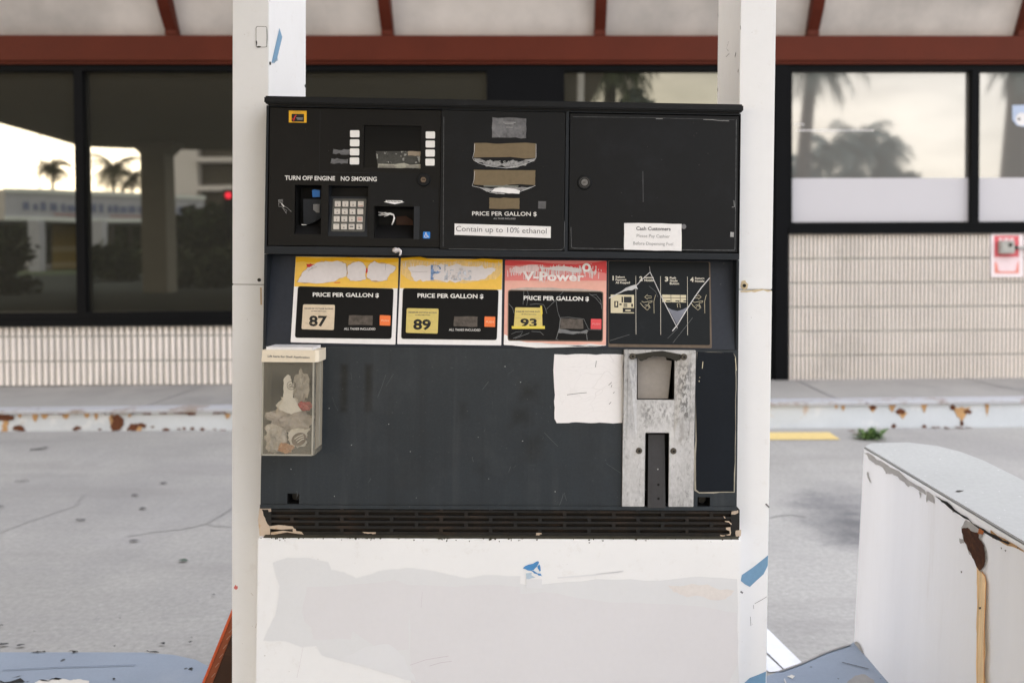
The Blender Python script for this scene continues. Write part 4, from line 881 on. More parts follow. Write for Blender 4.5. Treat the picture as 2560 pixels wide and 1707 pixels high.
# --- vent grille
m=MB(MD); holes=[]; gx0=SD.xz(zE(163,1330))[0]; gx1=SD.xz(zH(1945,200))[0]; pitch=.0586*1.0
vt=R4(zE,95,1238,95,1450); zrow=[1248,1287,1327,1366,1408]
pit=SD.xz(zG(1060,200))[0]-SD.xz(zG(640,200))[0]
x60=SD.xz(zG(640,140))[0]
for i,y in enumerate(zrow):
    zc_=SD.xz(zE(700,y+5))[1]; off=(0 if i%2 else .5)*pit+x60
    k=-3
    while off+k*pit<gx1:
        a=max(gx0,off+k*pit+.004); c=min(gx1,off+(k+1)*pit-.004); k+=1
        if c-a>.01: holes.append((a,c,zc_-.0034,zc_+.0034))
BLKV=mat('vent_black',(.0100,.0097,.0095),.6,var=.25,vs=14,fine=.25,extra=dusty((.055,.032,.018),.46,.70,9,.65))
xv0,xv1=SD.xz(D(597,1200),.004)[0],SD.xz(D(1701,1200),.004)[0]
m.plate(xv0,xv1,z_vb,z_lip-.002,.006,.010,holes,BLKV,HOLE); m.box(xv0+.001,xv1-.001,.0145,DEP,z_vb,z_lip-.002,mat('vent_grime',(.012,.0095,.0075),.9,var=.6,vs=14,extra=dusty((.035,.020,.012),.48,.7,11,.7))); m.box(xv0,xv0+.001,.010,DEP,z_vb,z_lip-.002,BLKV); m.box(xv1-.001,xv1,.010,DEP,z_vb,z_lip-.002,BLKV)
SVN=Surf(MD,(0,.006,0),(1,0,0),(0,0,1)); BEI=mat('bare_beige',(.52,.42,.33),.7,var=.15,vs=18,extra=dusty((.42,.24,.10),.55,.7,18,.7))
for i,P in enumerate(([(85,1240),(165,1242),(170,1272),(150,1275),(145,1258),(100,1256),(112,1300),(128,1335),(158,1380),(160,1448),(84,1448)],[(158,1378),(325,1380),(330,1392),(345,1398),(350,1414),(390,1420),(404,1440),(165,1444),(165,1424),(325,1420),(325,1398),(160,1397)],[(830,1420),(930,1422),(925,1434),(905,1437),(895,1430),(870,1434),(845,1430)])): m.sheet(SVN,zE,jag(P,2,.12,90+i),.0006,BEI)
for i,P in enumerate(([(1420,1272),(1468,1262),(1470,1280),(1445,1293),(1418,1293)],[(1362,1305),(1374,1315),(1376,1322),(1366,1320)],[(1370,1340),(1400,1340),(1420,1360),(1418,1370),(1400,1352),(1372,1346)],[(1380,1388),(1412,1385),(1416,1420),(1410,1445),(1375,1440),(1408,1432),(1405,1412),(1380,1402)],[(1450,1410),(1488,1402),(1486,1450),(1452,1455)],[(0,1427),(40,1428),(44,1436),(30,1438),(20,1445),(0,1445)],[(1335,1440),(1375,1443),(1370,1450),(1340,1450)])): m.sheet(SVN,zF,jag(P,2,.12,100+i),.0006,BEI)
m.build('vent_grille',disp)
# --- white cracked square, dark pad, nozzle holder
def _crk(e,c,r):
    t=e['t']; v=N(t,'ShaderNodeTexVoronoi',feature='DISTANCE_TO_EDGE'); v.inputs['Scale'].default_value=44
    mp_=N(t,'ShaderNodeMapping'); mp_.inputs['Scale'].default_value=(.35,1,1.3); nn=N(t,'ShaderNodeTexNoise'); nn.inputs['Scale'].default_value=12
    add=N(t,'ShaderNodeMix',data_type='RGBA'); add.inputs['Factor'].default_value=.07
    e['l'](e['obj'],nn.inputs['Vector']); e['l'](e['obj'],add.inputs['A']); e['l'](nn.outputs['Color'],add.inputs['B']); e['l'](add.outputs['Result'],mp_.inputs[0]); e['l'](mp_.outputs[0],v.inputs['Vector'])
    k=ramp(e,v.outputs['Distance'],.012,.0)
    n=e['math']
    kk=N(t,'ShaderNodeMapRange'); kk.inputs['From Min'].default_value=0; kk.inputs['From Max'].default_value=.022; kk.inputs['To Min'].default_value=1; kk.inputs['To Max'].default_value=0; e['l'](v.outputs['Distance'],kk.inputs['Value'])
    return e['mix'](n('MULTIPLY',kk.outputs['Result'],n('MULTIPLY',ramp(e,e['noise'](6,3,.6),.40,.66),.34)),c,(.45,.43,.43)),r
m=MB(MD); WSQ=[(133,132),(220,136),(330,130),(437,136),(530,131),(637,135),(632,360),(626,628),(560,634),(462,627),(395,631),(290,624),(240,630),(150,631),(134,600),(136,520),(131,470),(137,425),(130,330)]
m.sheet(SD,zF,jag(WSQ,2,.05,110),.0008,mat('cracked_white',(.80,.785,.79),.55,var=.03,fine=.02,extra=_crk),.0006)
for P in ([(225,426),(300,416),(368,410)],[(527,356),(550,335)],[(545,370),(552,355)],[(530,495),(545,478)],[(560,415),(570,405)],[(438,180),(432,225)]): m.strip(SD,zF,P,.0011,.0012,TXTD)
m.build('blank_label',disp)
m=MB(MD); m.sheet(SD,zF,jag([(1168,116),(1430,120),(1450,150),(1455,300),(1450,560),(1448,800),(1442,1134),(1185,1140),(1150,1120),(1158,500)],3,.03,111),.0006,mat('cream_backing',(.36,.33,.27),.7,var=.3,vs=30)); m.sheet(SD,zF,jag([(1172,114),(1430,119),(1446,152),(1450,300),(1446,560),(1444,800),(1436,1128),(1185,1132),(1162,1112),(1160,500)],3,.03,112),.0010,mat('dark_pad',(.0065,.0095,.0145),.45,spec=.15,var=.15,vs=8,fine=.1,extra=speck((.2,.2,.2),60,.79,.81,.6)))
for P in ([(1212,185),(1207,235)],[(1190,298),(1188,302)],[(1185,322),(1184,332)],[(1447,160),(1455,250)]): m.strip(SD,zF,P,.0016,.0014,CRM)
m.build('scuff_pad',disp)
NZ=[]
for X0,Y0,X1,Y1,sc,amt,cl in ((1015,150,1128,640,150,.85,(.035,.034,.032)),(735,470,1010,640,150,.60,(.05,.05,.05)),(690,170,735,420,130,.45,(.06,.065,.08)),(1000,560,1090,800,40,.55,(.13,.11,.085)),(640,130,720,720,14,.35,(.14,.15,.18)),(650,1170,790,1240,120,.4,(.08,.08,.08)),(975,1180,1145,1240,120,.4,(.08,.08,.08))):
    a0=lz(zF,X0,Y0); a1=lz(zF,X1,Y1); NZ.append(((a0[0]+a1[0])/2,(a0[1]+a1[1])/2,abs(a1[0]-a0[0])/2,abs(a1[1]-a0[1])/2,sc,amt,cl))
def _nz(e,c,r):
    x=sep(e); mm=e['math']
    for cx,cz,hw,hz,sc,amt,cl in NZ:
        k=soft_rect(e,x[0],cx,hw*.75,x[2],cz,hz*.8,.022); n=ramp(e,e['noise'](sc,3,.6),.44,.60); c=e['mix'](mm('MULTIPLY',mm('MULTIPLY',k,n),amt),c,cl)
    n=ramp(e,e['noise'](7,6,.7),.45,.7); return e['mix'](mm('MULTIPLY',n,.45),c,(.68,.68,.69)),r
CAST=mat('cast_aluminium',(.46,.46,.465),.45,metal=.3,var=.32,vs=6,fine=.22,fs=210,bump=.25,bs=170,stretch=(1,1,.55),extra=chain(dusty((.07,.07,.068),.58,.68,85,.4,3),dusty((.60,.60,.60),.60,.76,14,.5),_nz))
SN=Surf(MD,(0,-.012,0),(1,0,0),(0,0,1))
def Q(l,t,r,b,d=.012): return R4(zF,l,t,r,b,d)
pl=Q(632,100,1152,1241); up=Q(734,128,1008,464); dn=Q(792,704,966,1300)
m=MB(MD); bx=Q(640,99,1162,120); 
m.plate(pl[0],pl[1],pl[2],pl[3],-.008,.001,[up,(dn[0],dn[1],pl[2]-.01,dn[3])],CAST,mat('cast_edge',(.11,.11,.11),.6,metal=.3))
rw=.0095
m.prism([(pl[0],-.008,pl[2]),(pl[0]+rw,-.008,pl[2]),(pl[0]+rw,-.0135,pl[3]),(pl[0],-.0165,pl[3])],(0,.0,0),CAST) if False else None
zmid=SD.xz(zF(900,740))[1]
for (a,c) in ((pl[0],pl[0]+rw),(pl[1]-rw*1.25,pl[1])):
    m.prism([(a,-.0082,zmid),(c,-.0082,zmid),(c,-.017,pl[3]),(a,-.017,pl[3])],(0,.006,0),CAST)
for A_,B_,C_,D_ in (((pl[0]+rw,-.0168),(up[0],-.0086),(up[0],-.0084),(pl[0]+rw,-.0088)),((pl[1]-rw*1.25,-.0168),(up[1],-.0086),(up[1],-.0084),(pl[1]-rw*1.25,-.0088))): m.poly([(A_[0],A_[1],pl[3]-.0096),(B_[0],B_[1],pl[3]-.0096),(C_[0],C_[1],zmid),(D_[0],D_[1],zmid)],CAST)
m.box(pl[0]+rw,pl[1]-rw*1.25,-.017,-.0081,pl[3]-.0095,pl[3]-.0001,CAST)
nh=m.build('nozzle_holder',disp,bevel=.001)
m=MB(MD); m.pocket(*up,-.001,.05,HOLE); m.build('nozzle_opening',nh)
m=MB(MD); SF=Surf(MD,(0,.012,0),(1,0,0),(0,0,1)); m.prism([SF(zF(*p)) for p in [(738,150),(860,146),(940,150),(948,175),(985,180),(958,464),(738,458)]],(0,.004,0),mat('tan_flap',(.30,.275,.25),.65,var=.12,vs=12,fine=.08,extra=dusty((.32,.17,.07),.58,.72,9,.8))); m.build('flap',nh)
m=MB(MD); RECSHADE=mat('recess_shade',(.03,.028,.022),.8,var=.4,vs=40)  # dark sheet painting the shade at the top of the holder's recess
m.sheet(SN,zF,jag([(720,132),(1050,132),(1055,160),(1050,165),(1020,185),(985,165),(900,150),(850,146),(800,170),(760,182),(735,160),(700,165)],3,.2,115),.0052,RECSHADE); m.build('recess_shade',nh)
for x,y,mt in ((700,146,DARKSCREW),(1072,150,DARKSCREW),(750,834,DARKSCREW),(1000,836,DARKSCREW)):
    m=MB(MD); q=SN(zF(x,y)); y_=-.0168 if y<200 else -.0081
    m.disc((q.x,y_,q.z),.0075,(0,-1,0),.004,mat('screw_head',(.09,.08,.065),.5,metal=.5,var=.3,vs=200),14,.0060); m.disc((q.x,y_-.0041,q.z),.0028,(0,-1,0),.0003,HOLE,6); m.build('screw',nh)
m=MB(MD); ch=Q(815,726,944,1250); m.pocket(dn[0],dn[1],pl[2],dn[3],-.0015,.032,HOLE); m.build('hose_channel',nh)
m=MB(MD); m.prism([(ch[0]+.002,.010,ch[3]),(ch[1]-.001,.010,ch[3]),(ch[1],-.010,pl[2]-.002),(ch[0],-.010,pl[2]-.002)],(0,.02,0),mat('channel_grey',(.034,.034,.038),.45,var=.2,vs=10,fine=.12))
SCH=Surf(MD,(ch[0],-.010,pl[2]-.002),(1,0,0),(0,.020,ch[3]-pl[2]+.002))
for x,y in ((888,1077),(889,1178)): m.disc(tuple(SCH(zF(x,y),.0002)),.0032,(0,-1,0),.0004,HOLE,12)
m.disc(tuple(SCH(zF(884,965),.0002)),.002,(0,-1,0),.0003,TXTG,8); m.build('channel_insert',nh,bevel=.001)

# --- white pedestal with repaint patches and a torn blue arrow
pxl,pxr=SD.xz(D(589,1400),.014)[0],SD.xz(D(1700,1400),.014)[0]; ptop=SD.xz(D(1150,1238),.014)[1]
m=MB(MD); m.box(pxl,pxr,-.014,DEP+.02,-.03,ptop,WHITE); 
SPD=Surf(MD,(0,-.014,0),(1,0,0),(0,0,1))
BIG=[(280,560),(400,518),(560,518),(700,548),(735,556),(765,620),(870,640),(975,690),(1060,668),(1200,625),(1400,605),(1560,620),(1750,660),(1900,690),(2050,665),(2350,670),(2350,1700),(1500,1700),(1480,1560),(1300,1500),(1100,1440),(960,1405),(830,1370),(690,1330),(640,1250),(520,1260),(380,1210),(200,1205),(260,1080),(300,1000),(322,880),(336,750),(310,680),(290,600)]
def feather(zm,pts,cA,cB,d,wd,steps=5):       # brushed-out edge: repaint thinning over the older coat
    n=len(pts); ar=sum(pts[i][0]*pts[(i+1)%n][1]-pts[(i+1)%n][0]*pts[i][1] for i in range(n)); sg=1 if ar>0 else -1
    nr=[]
    for i in range(n):
        a,b=Vector(pts[i-1]),Vector(pts[(i+1)%n]); t=(b-a).normalized() if (b-a).length else Vector((1,0)); nr.append(Vector((t.y,-t.x))*sg)
    for k in range(steps):
        f=k/(steps-1); c=tuple(p*(1-(k+1)/steps)+q*(k+1)/steps for p,q in zip(cA,cB)); o=wd*(1-f)
        m.sheet(SPD,zm,[(p[0]+q.x*o,p[1]+q.y*o) for p,q in zip(pts,nr)],d+.00003*k,mat('repaint_%d_%s'%(k,'a' if cB[2]>.70 else 'b'),c,.5,var=.03,vs=4,fine=.015))
WC=(.785,.80,.82)
feather(zG,jag(BIG,3,.06,120),(.80,.805,.815),(.69,.70,.72),.0003,11)
m.sheet(SPD,zH,jag([(-5,625),(400,690),(900,640),(1400,650),(1700,620),(1990,640),(2000,1700),(-5,1700)],4,.03,121),.00048,GREYPATCH)
m.sheet(SPD,zG,jag([(560,760),(900,740),(1300,700),(1418,745),(1418,1280),(1250,1300),(1120,1250),(945,1130),(930,1200),(612,1200),(600,1100),(540,1050),(520,960)],3,.06,122),.0007,LILAC)
m.sheet(SPD,zG,jag([(1420,745),(1800,760),(2100,740),(2350,760),(2350,1700),(1450,1700),(1425,1300)],3,.04,123),.00078,LILAC)
m.sheet(SPD,zH,jag([(-5,760),(500,740),(1000,820),(1700,850),(1990,900),(1995,1300),(1800,1700),(-5,1700)],4,.05,124),.00085,LILAC)
m.sheet(SPD,zG,jag([(690,1330),(850,1360),(1060,1260),(1250,1240),(1380,1350),(1480,1560),(1300,1500),(960,1405)],4,.15,125),.0009,PALE)
m.sheet(SPD,zH,jag([(1450,690),(1700,688),(1970,730),(1900,795),(1600,780),(1500,740)],5,.25,126),.0010,PEACH)
MAUVE=mat('mauve_scuff',(.52,.47,.52),.7,var=.3,vs=30)
for P,wd in (([(1425,1415),(1560,1370),(1750,1338)],.0009),([(1590,1422),(1680,1395),(1780,1382)],.0009),([(1530,800),(1520,930)],.0005),([(530,1260),(500,1420),(478,1520)],.0004)): m.strip(SPD,zG,P,wd,.0013,MAUVE)
for P,wd in (([(600,630),(900,605),(1110,578)],.003),([(900,600),(1100,582)],.002)): m.strip(SPD,zH,P,wd,.0013,PALE)
rr=random.Random(9)
for k in range(90):
    x=rr.choice([rr.uniform(150,2340),rr.uniform(150,2340),rr.gauss(1000,120),rr.gauss(1700,60),rr.gauss(330,60)]); y=346+rr.expovariate(1/7); wd=rr.uniform(5,24)
    if 145<x<2345: m.sheet(SPD,zG,jag([(x,y-4),(x+wd,y-4),(x+wd*.7,y+rr.uniform(2,9)),(x+wd*.3,y+rr.uniform(2,7))],2,.4,200+k),.0008,DIRT)
for k in range(60):
    x=rr.uniform(0,1990); y=322+rr.expovariate(1/6)-0.0*x; wd=rr.uniform(5,24)
    m.sheet(SPD,zH,jag([(x,y-4),(x+wd,y-4),(x+wd*.7,y+rr.uniform(2,8)),(x+wd*.3,y+rr.uniform(2,6))],2,.4,300+k),.0008,DIRT)
ped=m.build('pedestal',disp,bevel=.002)
m=MB(MD); m.box(pxl+.012,pxr-.004,-.010,.006,ptop+.0002,ptop+.0028,DIRT); m.build('dirt_line',ped)
BL1=mat('blue_sticker',(.07,.24,.50),.5,var=.25,vs=40); 
m=MB(MD)
for i,(P,mt) in enumerate((([(330,555),(375,528),(435,505),(455,503),(455,518),(440,545),(415,570),(390,575),(350,562)],BL1),([(448,535),(460,525),(470,575),(462,582),(446,555)],BL1),([(388,572),(415,575),(470,598),(482,618),(455,614),(420,596)],BL1),([(355,595),(400,590),(400,612),(430,628),(380,640),(358,640)],mat('pale_blue_scuff',(.42,.52,.62),.6)))): m.sheet(SPD,zH,jag(P,2,.2,130+i),.0013,mt)
m.sheet(SPD,zH,[(356,640),(480,640),(478,712),(358,708)],.0011,PALE)
m.build('blue_sticker',ped)

# ------------------------------------------------------------------ brochure box hung on the dispenser, with litter inside
bb=R4(zX,75,222,790,1500,.07); lidq=R4(zX,72,82,822,245,.078)
Mb=MD @ Matrix.Translation(((bb[0]+bb[1])/2,0,bb[2]))
box=thing('brochure_box','clear yellowed plastic leaflet box with cream lid fixed to the dispenser front','leaflet box',Mb)
CLR=bpy.data.materials.new('clouded_plastic'); CLR.use_nodes=True
t=CLR.node_tree; t.nodes.clear(); o_=N(t,'ShaderNodeOutputMaterial'); mxs=N(t,'ShaderNodeMixShader'); tr=N(t,'ShaderNodeBsdfTransparent'); pb=N(t,'ShaderNodeBsdfPrincipled')
tr.inputs[0].default_value=(.93,.91,.86,1); pb.inputs['Base Color'].default_value=(.40,.37,.30,1); pb.inputs['Roughness'].default_value=.25
nz=N(t,'ShaderNodeTexNoise'); nz.inputs['Scale'].default_value=9; nz.inputs['Detail'].default_value=6; tcx=N(t,'ShaderNodeTexCoord'); t.links.new(tcx.outputs['Object'],nz.inputs['Vector'])
mr_=N(t,'ShaderNodeMapRange'); mr_.inputs['From Min'].default_value=.35; mr_.inputs['From Max'].default_value=.7; mr_.inputs['To Min'].default_value=.20; mr_.inputs['To Max'].default_value=.46; t.links.new(nz.outputs['Fac'],mr_.inputs['Value'])
t.links.new(mr_.outputs['Result'],mxs.inputs[0]); t.links.new(tr.outputs[0],mxs.inputs[1]); t.links.new(pb.outputs[0],mxs.inputs[2]); t.links.new(mxs.outputs[0],o_.inputs[0])
CRE=mat('cream_plastic',(.74,.66,.53),.45,var=.04,vs=12); CLE=mat('clear_edge',(.36,.345,.30),.35,var=.15,vs=14)
m=MB(MD); x0,x1,z0,z1=bb; ch_=.014
prof=[(x0,-.001),(x0,-.07),(x1-.004,-.07),(x1+.001,-.066),(x1+.001,-.001)]
def pz(p): return [(p[0],p[1],z0),(p[0],p[1],z1)]
for a,c in zip(prof,prof[1:]): m.poly([(a[0],a[1],z0),(c[0],c[1],z0),(c[0],c[1],z1),(a[0],a[1],z1)],CLR)
m.poly([(p[0],p[1],z0) for p in prof],CLR)
for x in (x0+.0006,x1-.0045): m.box(x-.0006,x+.0030,-.0708,-.0702,z0,z1,CLE)
m.box(x0,x1-.004,-.0708,-.0702,z0-.001,z0+.002,CLE)
m.box(x1+.0004,x1+.0016,-.060,-.006,z0+.012,z1,mat('yellowed_plastic',(.30,.265,.205),.4,var=.15,vs=14)); m.box(x1+.0017,x1+.0026,-.034,-.030,z0+.016,z1,CLE)
m.build('clear_bin',box)
m=MB(MD); l0,l1,lz0,lz1=lidq
m.prism([(l0,-.078,lz0),(l1-.004,-.078,lz0),(l1-.004,-.078,lz1),(l0+.002,-.078,lz1)],(0,.074,0),CRE)
m.prism([(l1-.0042,-.074,lz0),(l1+.002,-.066,lz0),(l1+.002,-.066,lz1),(l1-.0042,-.074,lz1)],(0,.062,0),CRE)
m.box(l0+.008,l1-.010,-.070,-.004,lz1,lz1+.006,mat('white_strip',(.74,.74,.77),.5))
SLD=Surf(MD,(0,-.078,0),(1,0,0),(0,0,1)); m.text('Lift here for Shell Application',SLD,zX,[(160,148),(724,168),(722,200),(158,186)],.0004,TXTD,.02)
m.build('lid',box,bevel=.0008)
LITTER=[]
def litter(name,label,cat,cx,cy,rx,rz,d,mt,seed,ry=.012,extra=None):
    q=Surf(MD,(0,-d,0),(1,0,0),(0,0,1)); c=q(zX(cx,cy)); ux=rx/5.405*.00092; uz=rz/5.405*.00092
    bm=bmesh.new(); bmesh.ops.create_icosphere(bm,subdivisions=4,radius=1)
    o=thing_mesh=None; mb=MB(MD)
    for v in bm.verts:
        n=mnoise.noise_vector(v.co*1.6+Vector((seed*7.1,seed,0)))*.55+mnoise.noise_vector(v.co*4.5+Vector((seed,0,3)))*.26+mnoise.noise_vector(v.co*11+Vector((0,seed,9)))*.10
        p=v.co+n; mb.v.append(Vector((c.x+p.x*ux,c.y+p.y*ry,c.z+p.z*uz)))
    k=mb.mi(mt)
    for f in bm.faces: mb.f.append(tuple(v.index for v in f.verts)); mb.m.append(k)
    bm.free()
    if extra: extra(mb,q)
    base=MD @ Vector((c.x,c.y,c.z-uz)); free(mb,name,base,label,cat,'litter inside the leaflet box',smooth=False)
PAPW=mat('white_wrapper',(.80,.78,.74),.6,var=.15,vs=25); PLB=mat('clear_wrapper',(.52,.49,.46),.25,var=.6,vs=40,fine=.2); PLG=mat('grey_wrapper',(.47,.43,.41),.3,var=.55,vs=35)
def bag_shape(mb,q):
    mb.sheet(q,zX,jag([(370,480),(430,410),(465,430),(480,500),(505,560),(500,720),(560,810),(620,900),(480,940),(310,880),(305,850),(360,770),(375,640)],3,.15,141),.012,PAPW)
    c=q(zX(478,558),.0135); a=mat('wrapper_print',(.13,.12,.11),.6)
    for k in range(24):
        an=6.2832*k/24; an2=6.2832*(k+1)/24; mb.strip(q,zX,[(478+58*math.cos(an),558+56*math.sin(an)),(478+58*math.cos(an2),558+56*math.sin(an2))],.0012,.0128,a)
    mb.text('GU',q,zX,[(440,535),(522,590)],.0130,a,.02)
litter('paper_bag','crumpled white paper wrapper with a round black emblem, uppermost in the leaflet box','wrapper',450,840,130,110,.034,PAPW,1,.008,bag_shape)
litter('cellophane_wrapper','crumpled clear cellophane sleeve leaning against the top right of the white paper wrapper','wrapper',610,600,90,210,.026,PLB,2,.006)
litter('red_wrapper','small crumpled red wrapper scrap beside the white paper wrapper','wrapper',655,835,85,55,.040,mat('red_foil',(.52,.05,.06),.4,var=.2,vs=30),3,.006)
litter('plastic_bag','greyish crumpled plastic bag filling the middle of the leaflet box','wrapper',470,1010,270,150,.030,PLG,4,.012)
litter('crinkled_film','crinkled clear film sunk in the lower left corner of the leaflet box','wrapper',270,1270,140,170,.034,PLB,5,.010)
litter('orange_peel_wrapper','small orange wrapper lying at the bottom of the leaflet box','wrapper',390,1400,85,60,.046,mat('orange_wrapper',(.55,.27,.12),.6,var=.25,vs=30),6,.008)
def brown_oval(mb,q):
    mb.sheet(q,zX,[(440,1190),(690,1150),(740,1130),(700,1190),(640,1290),(500,1400),(470,1380),(445,1270)],.0075,PAPW)
    mb.sheet(q,zX,[(580+105*math.cos(6.2832*k/24)*.85-62*math.sin(6.2832*k/24)*.75,1285+105*math.cos(6.2832*k/24)*-.55-90*math.sin(6.2832*k/24)*.8) for k in range(24)],.0082,mat('brown_print',(.085,.045,.03),.5))
    for k in range(3): mb.strip(q,zX,[(520+20*k,1300+26*k-20),(570+22*k,1262+22*k-16),(640+4*k,1220+30*k)],.0022,.0088,PAPW)
litter('snack_wrapper','white wrapper with a dark brown oval emblem near the bottom of the leaflet box','wrapper',560,1260,110,110,.036,PAPW,7,.005,brown_oval)
# white scrap of tape stuck in the seam below the payment panel
m=MB(MD); rr=random.Random(2); bm=bmesh.new(); bmesh.ops.create_icosphere(bm,subdivisions=3,radius=1)
q=SD(zK(1622,815),.006)
for v in bm.verts:
    p=v.co+mnoise.noise_vector(v.co*1.7)*.5; m.v.append(Vector((q.x+p.x*.0085,q.y+p.y*.006,q.z+p.z*.0055-(max(0,p.x-.5)*.006))))
k=m.mi(TORN)
for f in bm.faces: m.f.append(tuple(v.index for v in f.verts)); m.m.append(k)
bm.free(); m.tube([SD(zK(*p),.007) for p in ((1650,800),(1690,830),(1688,865),(1672,892))],.0042,TORN,6,.002)
free(m,'tape_scrap',MD @ q,'crumpled whitish tape scrap wedged in the seam above the yellow price labels','tape',smooth=True)
# ------------------------------------------------------------------ white posts either side
CORE=mat('post_core',(.25,.25,.25),.7)
def column(name,label,topL,topR,botL,botR,depth,seam_px,det):
    y0=2.062
    CS0=Surf(I4,(0,y0,0),(1,0,0),(0,0,1))
    tl,tr=CS0(D(*topL)),CS0(D(*topR)); bl_,br_=CS0(D(*botL)),CS0(D(*botR))
    wd=((tr-tl).length+(br_-bl_).length)/2
    lean=(tl.x-bl_.x)/(tl.z-bl_.z)
    base=Vector((bl_.x-lean*(bl_.z-.15),y0,.15))
    M=Matrix.Translation(base) @ Matrix.Rotation(math.atan(lean),4,'Y')
    o=thing(name,label,'post',M,'white posts beside the dispenser')
    SCs=Surf(M,(0,0,0),(1,0,0),(0,0,1)); zs=SCs.xz(D(*seam_px))[1]
    ml=MB(M); ml.box(0,wd,0,depth,0,zs-.001,WHITE); mu=MB(M); mu.box(.0002,wd-.0002,.0004,depth-.0004,zs+.001,4.1,WHITE)
    parts=det(o,M,SCs,wd,depth,zs,ml,mu); lo=ml.build('lower_cover',o,bevel=.0015); upc=mu.build('upper_cover',o,bevel=.0015)
    m=MB(M); m.box(.003,wd-.003,.003,depth-.003,.01,4.0,CORE); m.build('core',o)
    for nm,mb,up in parts: mb.build(nm,upc if up else lo)
    return o
def screw(o,S_,zm,x,y,r=.0042,halo=True):
    m=MB(S_.M); q=S_(zm(x,y)); m.disc(tuple(q),r,S_.n,.0016,DARKSCREW,12); m.disc(tuple(q+S_.n*.0016),r*.4,S_.n,.0003,HOLE,6); m.build('screw',o)
def detL(o,M,SC_,wd,depth,zs,ml,mu):
    R=[]
    screw(o,SC_,D,595.5,643)
    SI=Surf(M,(wd,0,0),(0,1,0),(0,0,1)); zT2=zT
    screw(o,SI,zT,1889,445,.004); screw(o,SI,zT,2136,603,.004)
    m=MB(M); m.sheet(SI,zT,[(1957,200),(1976,262),(1938,420),(1920,445),(1902,440)],.0008,TAPE,.0003); m.sheet(SI,zT,jag([(1925,420),(1946,405),(1948,425),(1925,440),(1905,442)],2,.2,5),.0008,mat('tape_scuff',(.42,.52,.62),.6)); R.append(('tape_strip',m,1))
    m=MB(M); P=rq(1791,186,1868,333,12); m.sheet(SC_,zT,P,.0004,mat('plate_gap',(.10,.09,.08),.8)); m.sheet(SC_,zT,rq(1794,189,1866,330,11),.0009,WHITE)
    m.sheet(SC_,zT,jag([(1789,290),(1796,285),(1798,318),(1792,330)],2,.3,6),.0011,BLACKLINE); m.sheet(SC_,zT,jag([(1796,330),(1812,325),(1830,332),(1800,335)],2,.3,7),.0011,BLACKLINE); m.strip(SC_,zT,[(1868,200),(1872,260),(1866,330)],.0008,.0011,BLACKLINE); R.append(('cover_plate',m,1))
    m=ml; m.sheet(SC_,zV,jag([(1807,828),(1815,815),(1822,806),(1828,818),(1838,818),(1838,835),(1825,846),(1814,840)],2,.2,8),.0005,mat('red_splash',(.60,.16,.15),.6))
    for P in ([(1940,870),(1958,890)],[(1985,1090),(1990,1105)],[(1985,1100),(1975,1140)]): m.strip(SC_,zV,P,.0008,.0004,mat('light_scuff',(.45,.40,.36),.7))
    m.strip(SC_,D,[(599,660),(600,700)],.004,.0004,mat('light_rust_trace',(.60,.47,.33),.7))
    return R
column('support_post','white sheet metal post left of the dispenser, with a blank cover plate near its top',(533.5,0),(616,0),(532.5,1567),(616,1567),.300,(565,653.5),detL)
def detR(o,M,SC_,wd,depth,zs,ml,mu):
    R=[]
    screw(o,SC_,D,1709.5,656)
    SI=Surf(M,(0,0,0),(0,-1,0),(0,0,1))
    m=ml; RH=mat('rust_halo',(.62,.50,.32),.6,var=.2,vs=40)
    m.sheet(SC_,zY,jag([(140,530),(165,525),(185,550),(178,580),(150,585),(134,570)],2,.2,9),.0004,RH); m.sheet(SC_,zY,jag([(134,592),(340,593),(338,596),(250,597),(190,601),(134,602)],3,.2,10),.0004,RH)
    m=MB(M); m.sheet(SC_,zH,jag([(2229,456),(2226,536),(2194,602),(2088,700),(2050,680),(2018,654),(2026,608)],2,.04,11),.0006,TAPE,.0003); R.append(('tape_strip',m,0))
    m=MB(M); m.sheet(SC_,zH,jag([(2213,1354),(2211,1450),(2180,1520),(2030,1520),(2048,1440),(2085,1405)],2,.04,12),.0006,TAPE,.0003); R.append(('tape_strip',m,0))
    m=ml; DKS=mat('dark_scuff',(.16,.155,.16),.7)
    for P,wd_ in (([(2210,58),(2238,86)],.0035),([(2016,735),(2034,748)],.004),([(2125,830),(2180,800),(2220,775)],.0010),([(2115,840),(2118,870)],.0009),([(2092,930),(2096,1000)],.0010),([(2008,510),(2004,525)],.003)): m.strip(SC_,zH,P,wd_,.0005,DKS)
    m=mu; z8=Z(560,0,1.68)
    for P,wd_ in (([(2120,175),(2110,205),(2118,215)],.0014),([(2108,240),(2122,226)],.0014),([(2150,222),(2146,240)],.006),([(2160,292),(2158,305)],.005),([(2073,372),(2073,384)],.006),([(2074,62),(2076,70)],.005),([(2168,110),(2170,125)],.004)): m.strip(SI,z8,P,wd_,.0006,DKS)
    return R
column('support_post','white sheet metal post right of the dispenser, with slanted blue tape near its foot',(1700.5,0),(1782.5,0),(1679,1567),(1761,1567),.292,(1740,665.5),detR)

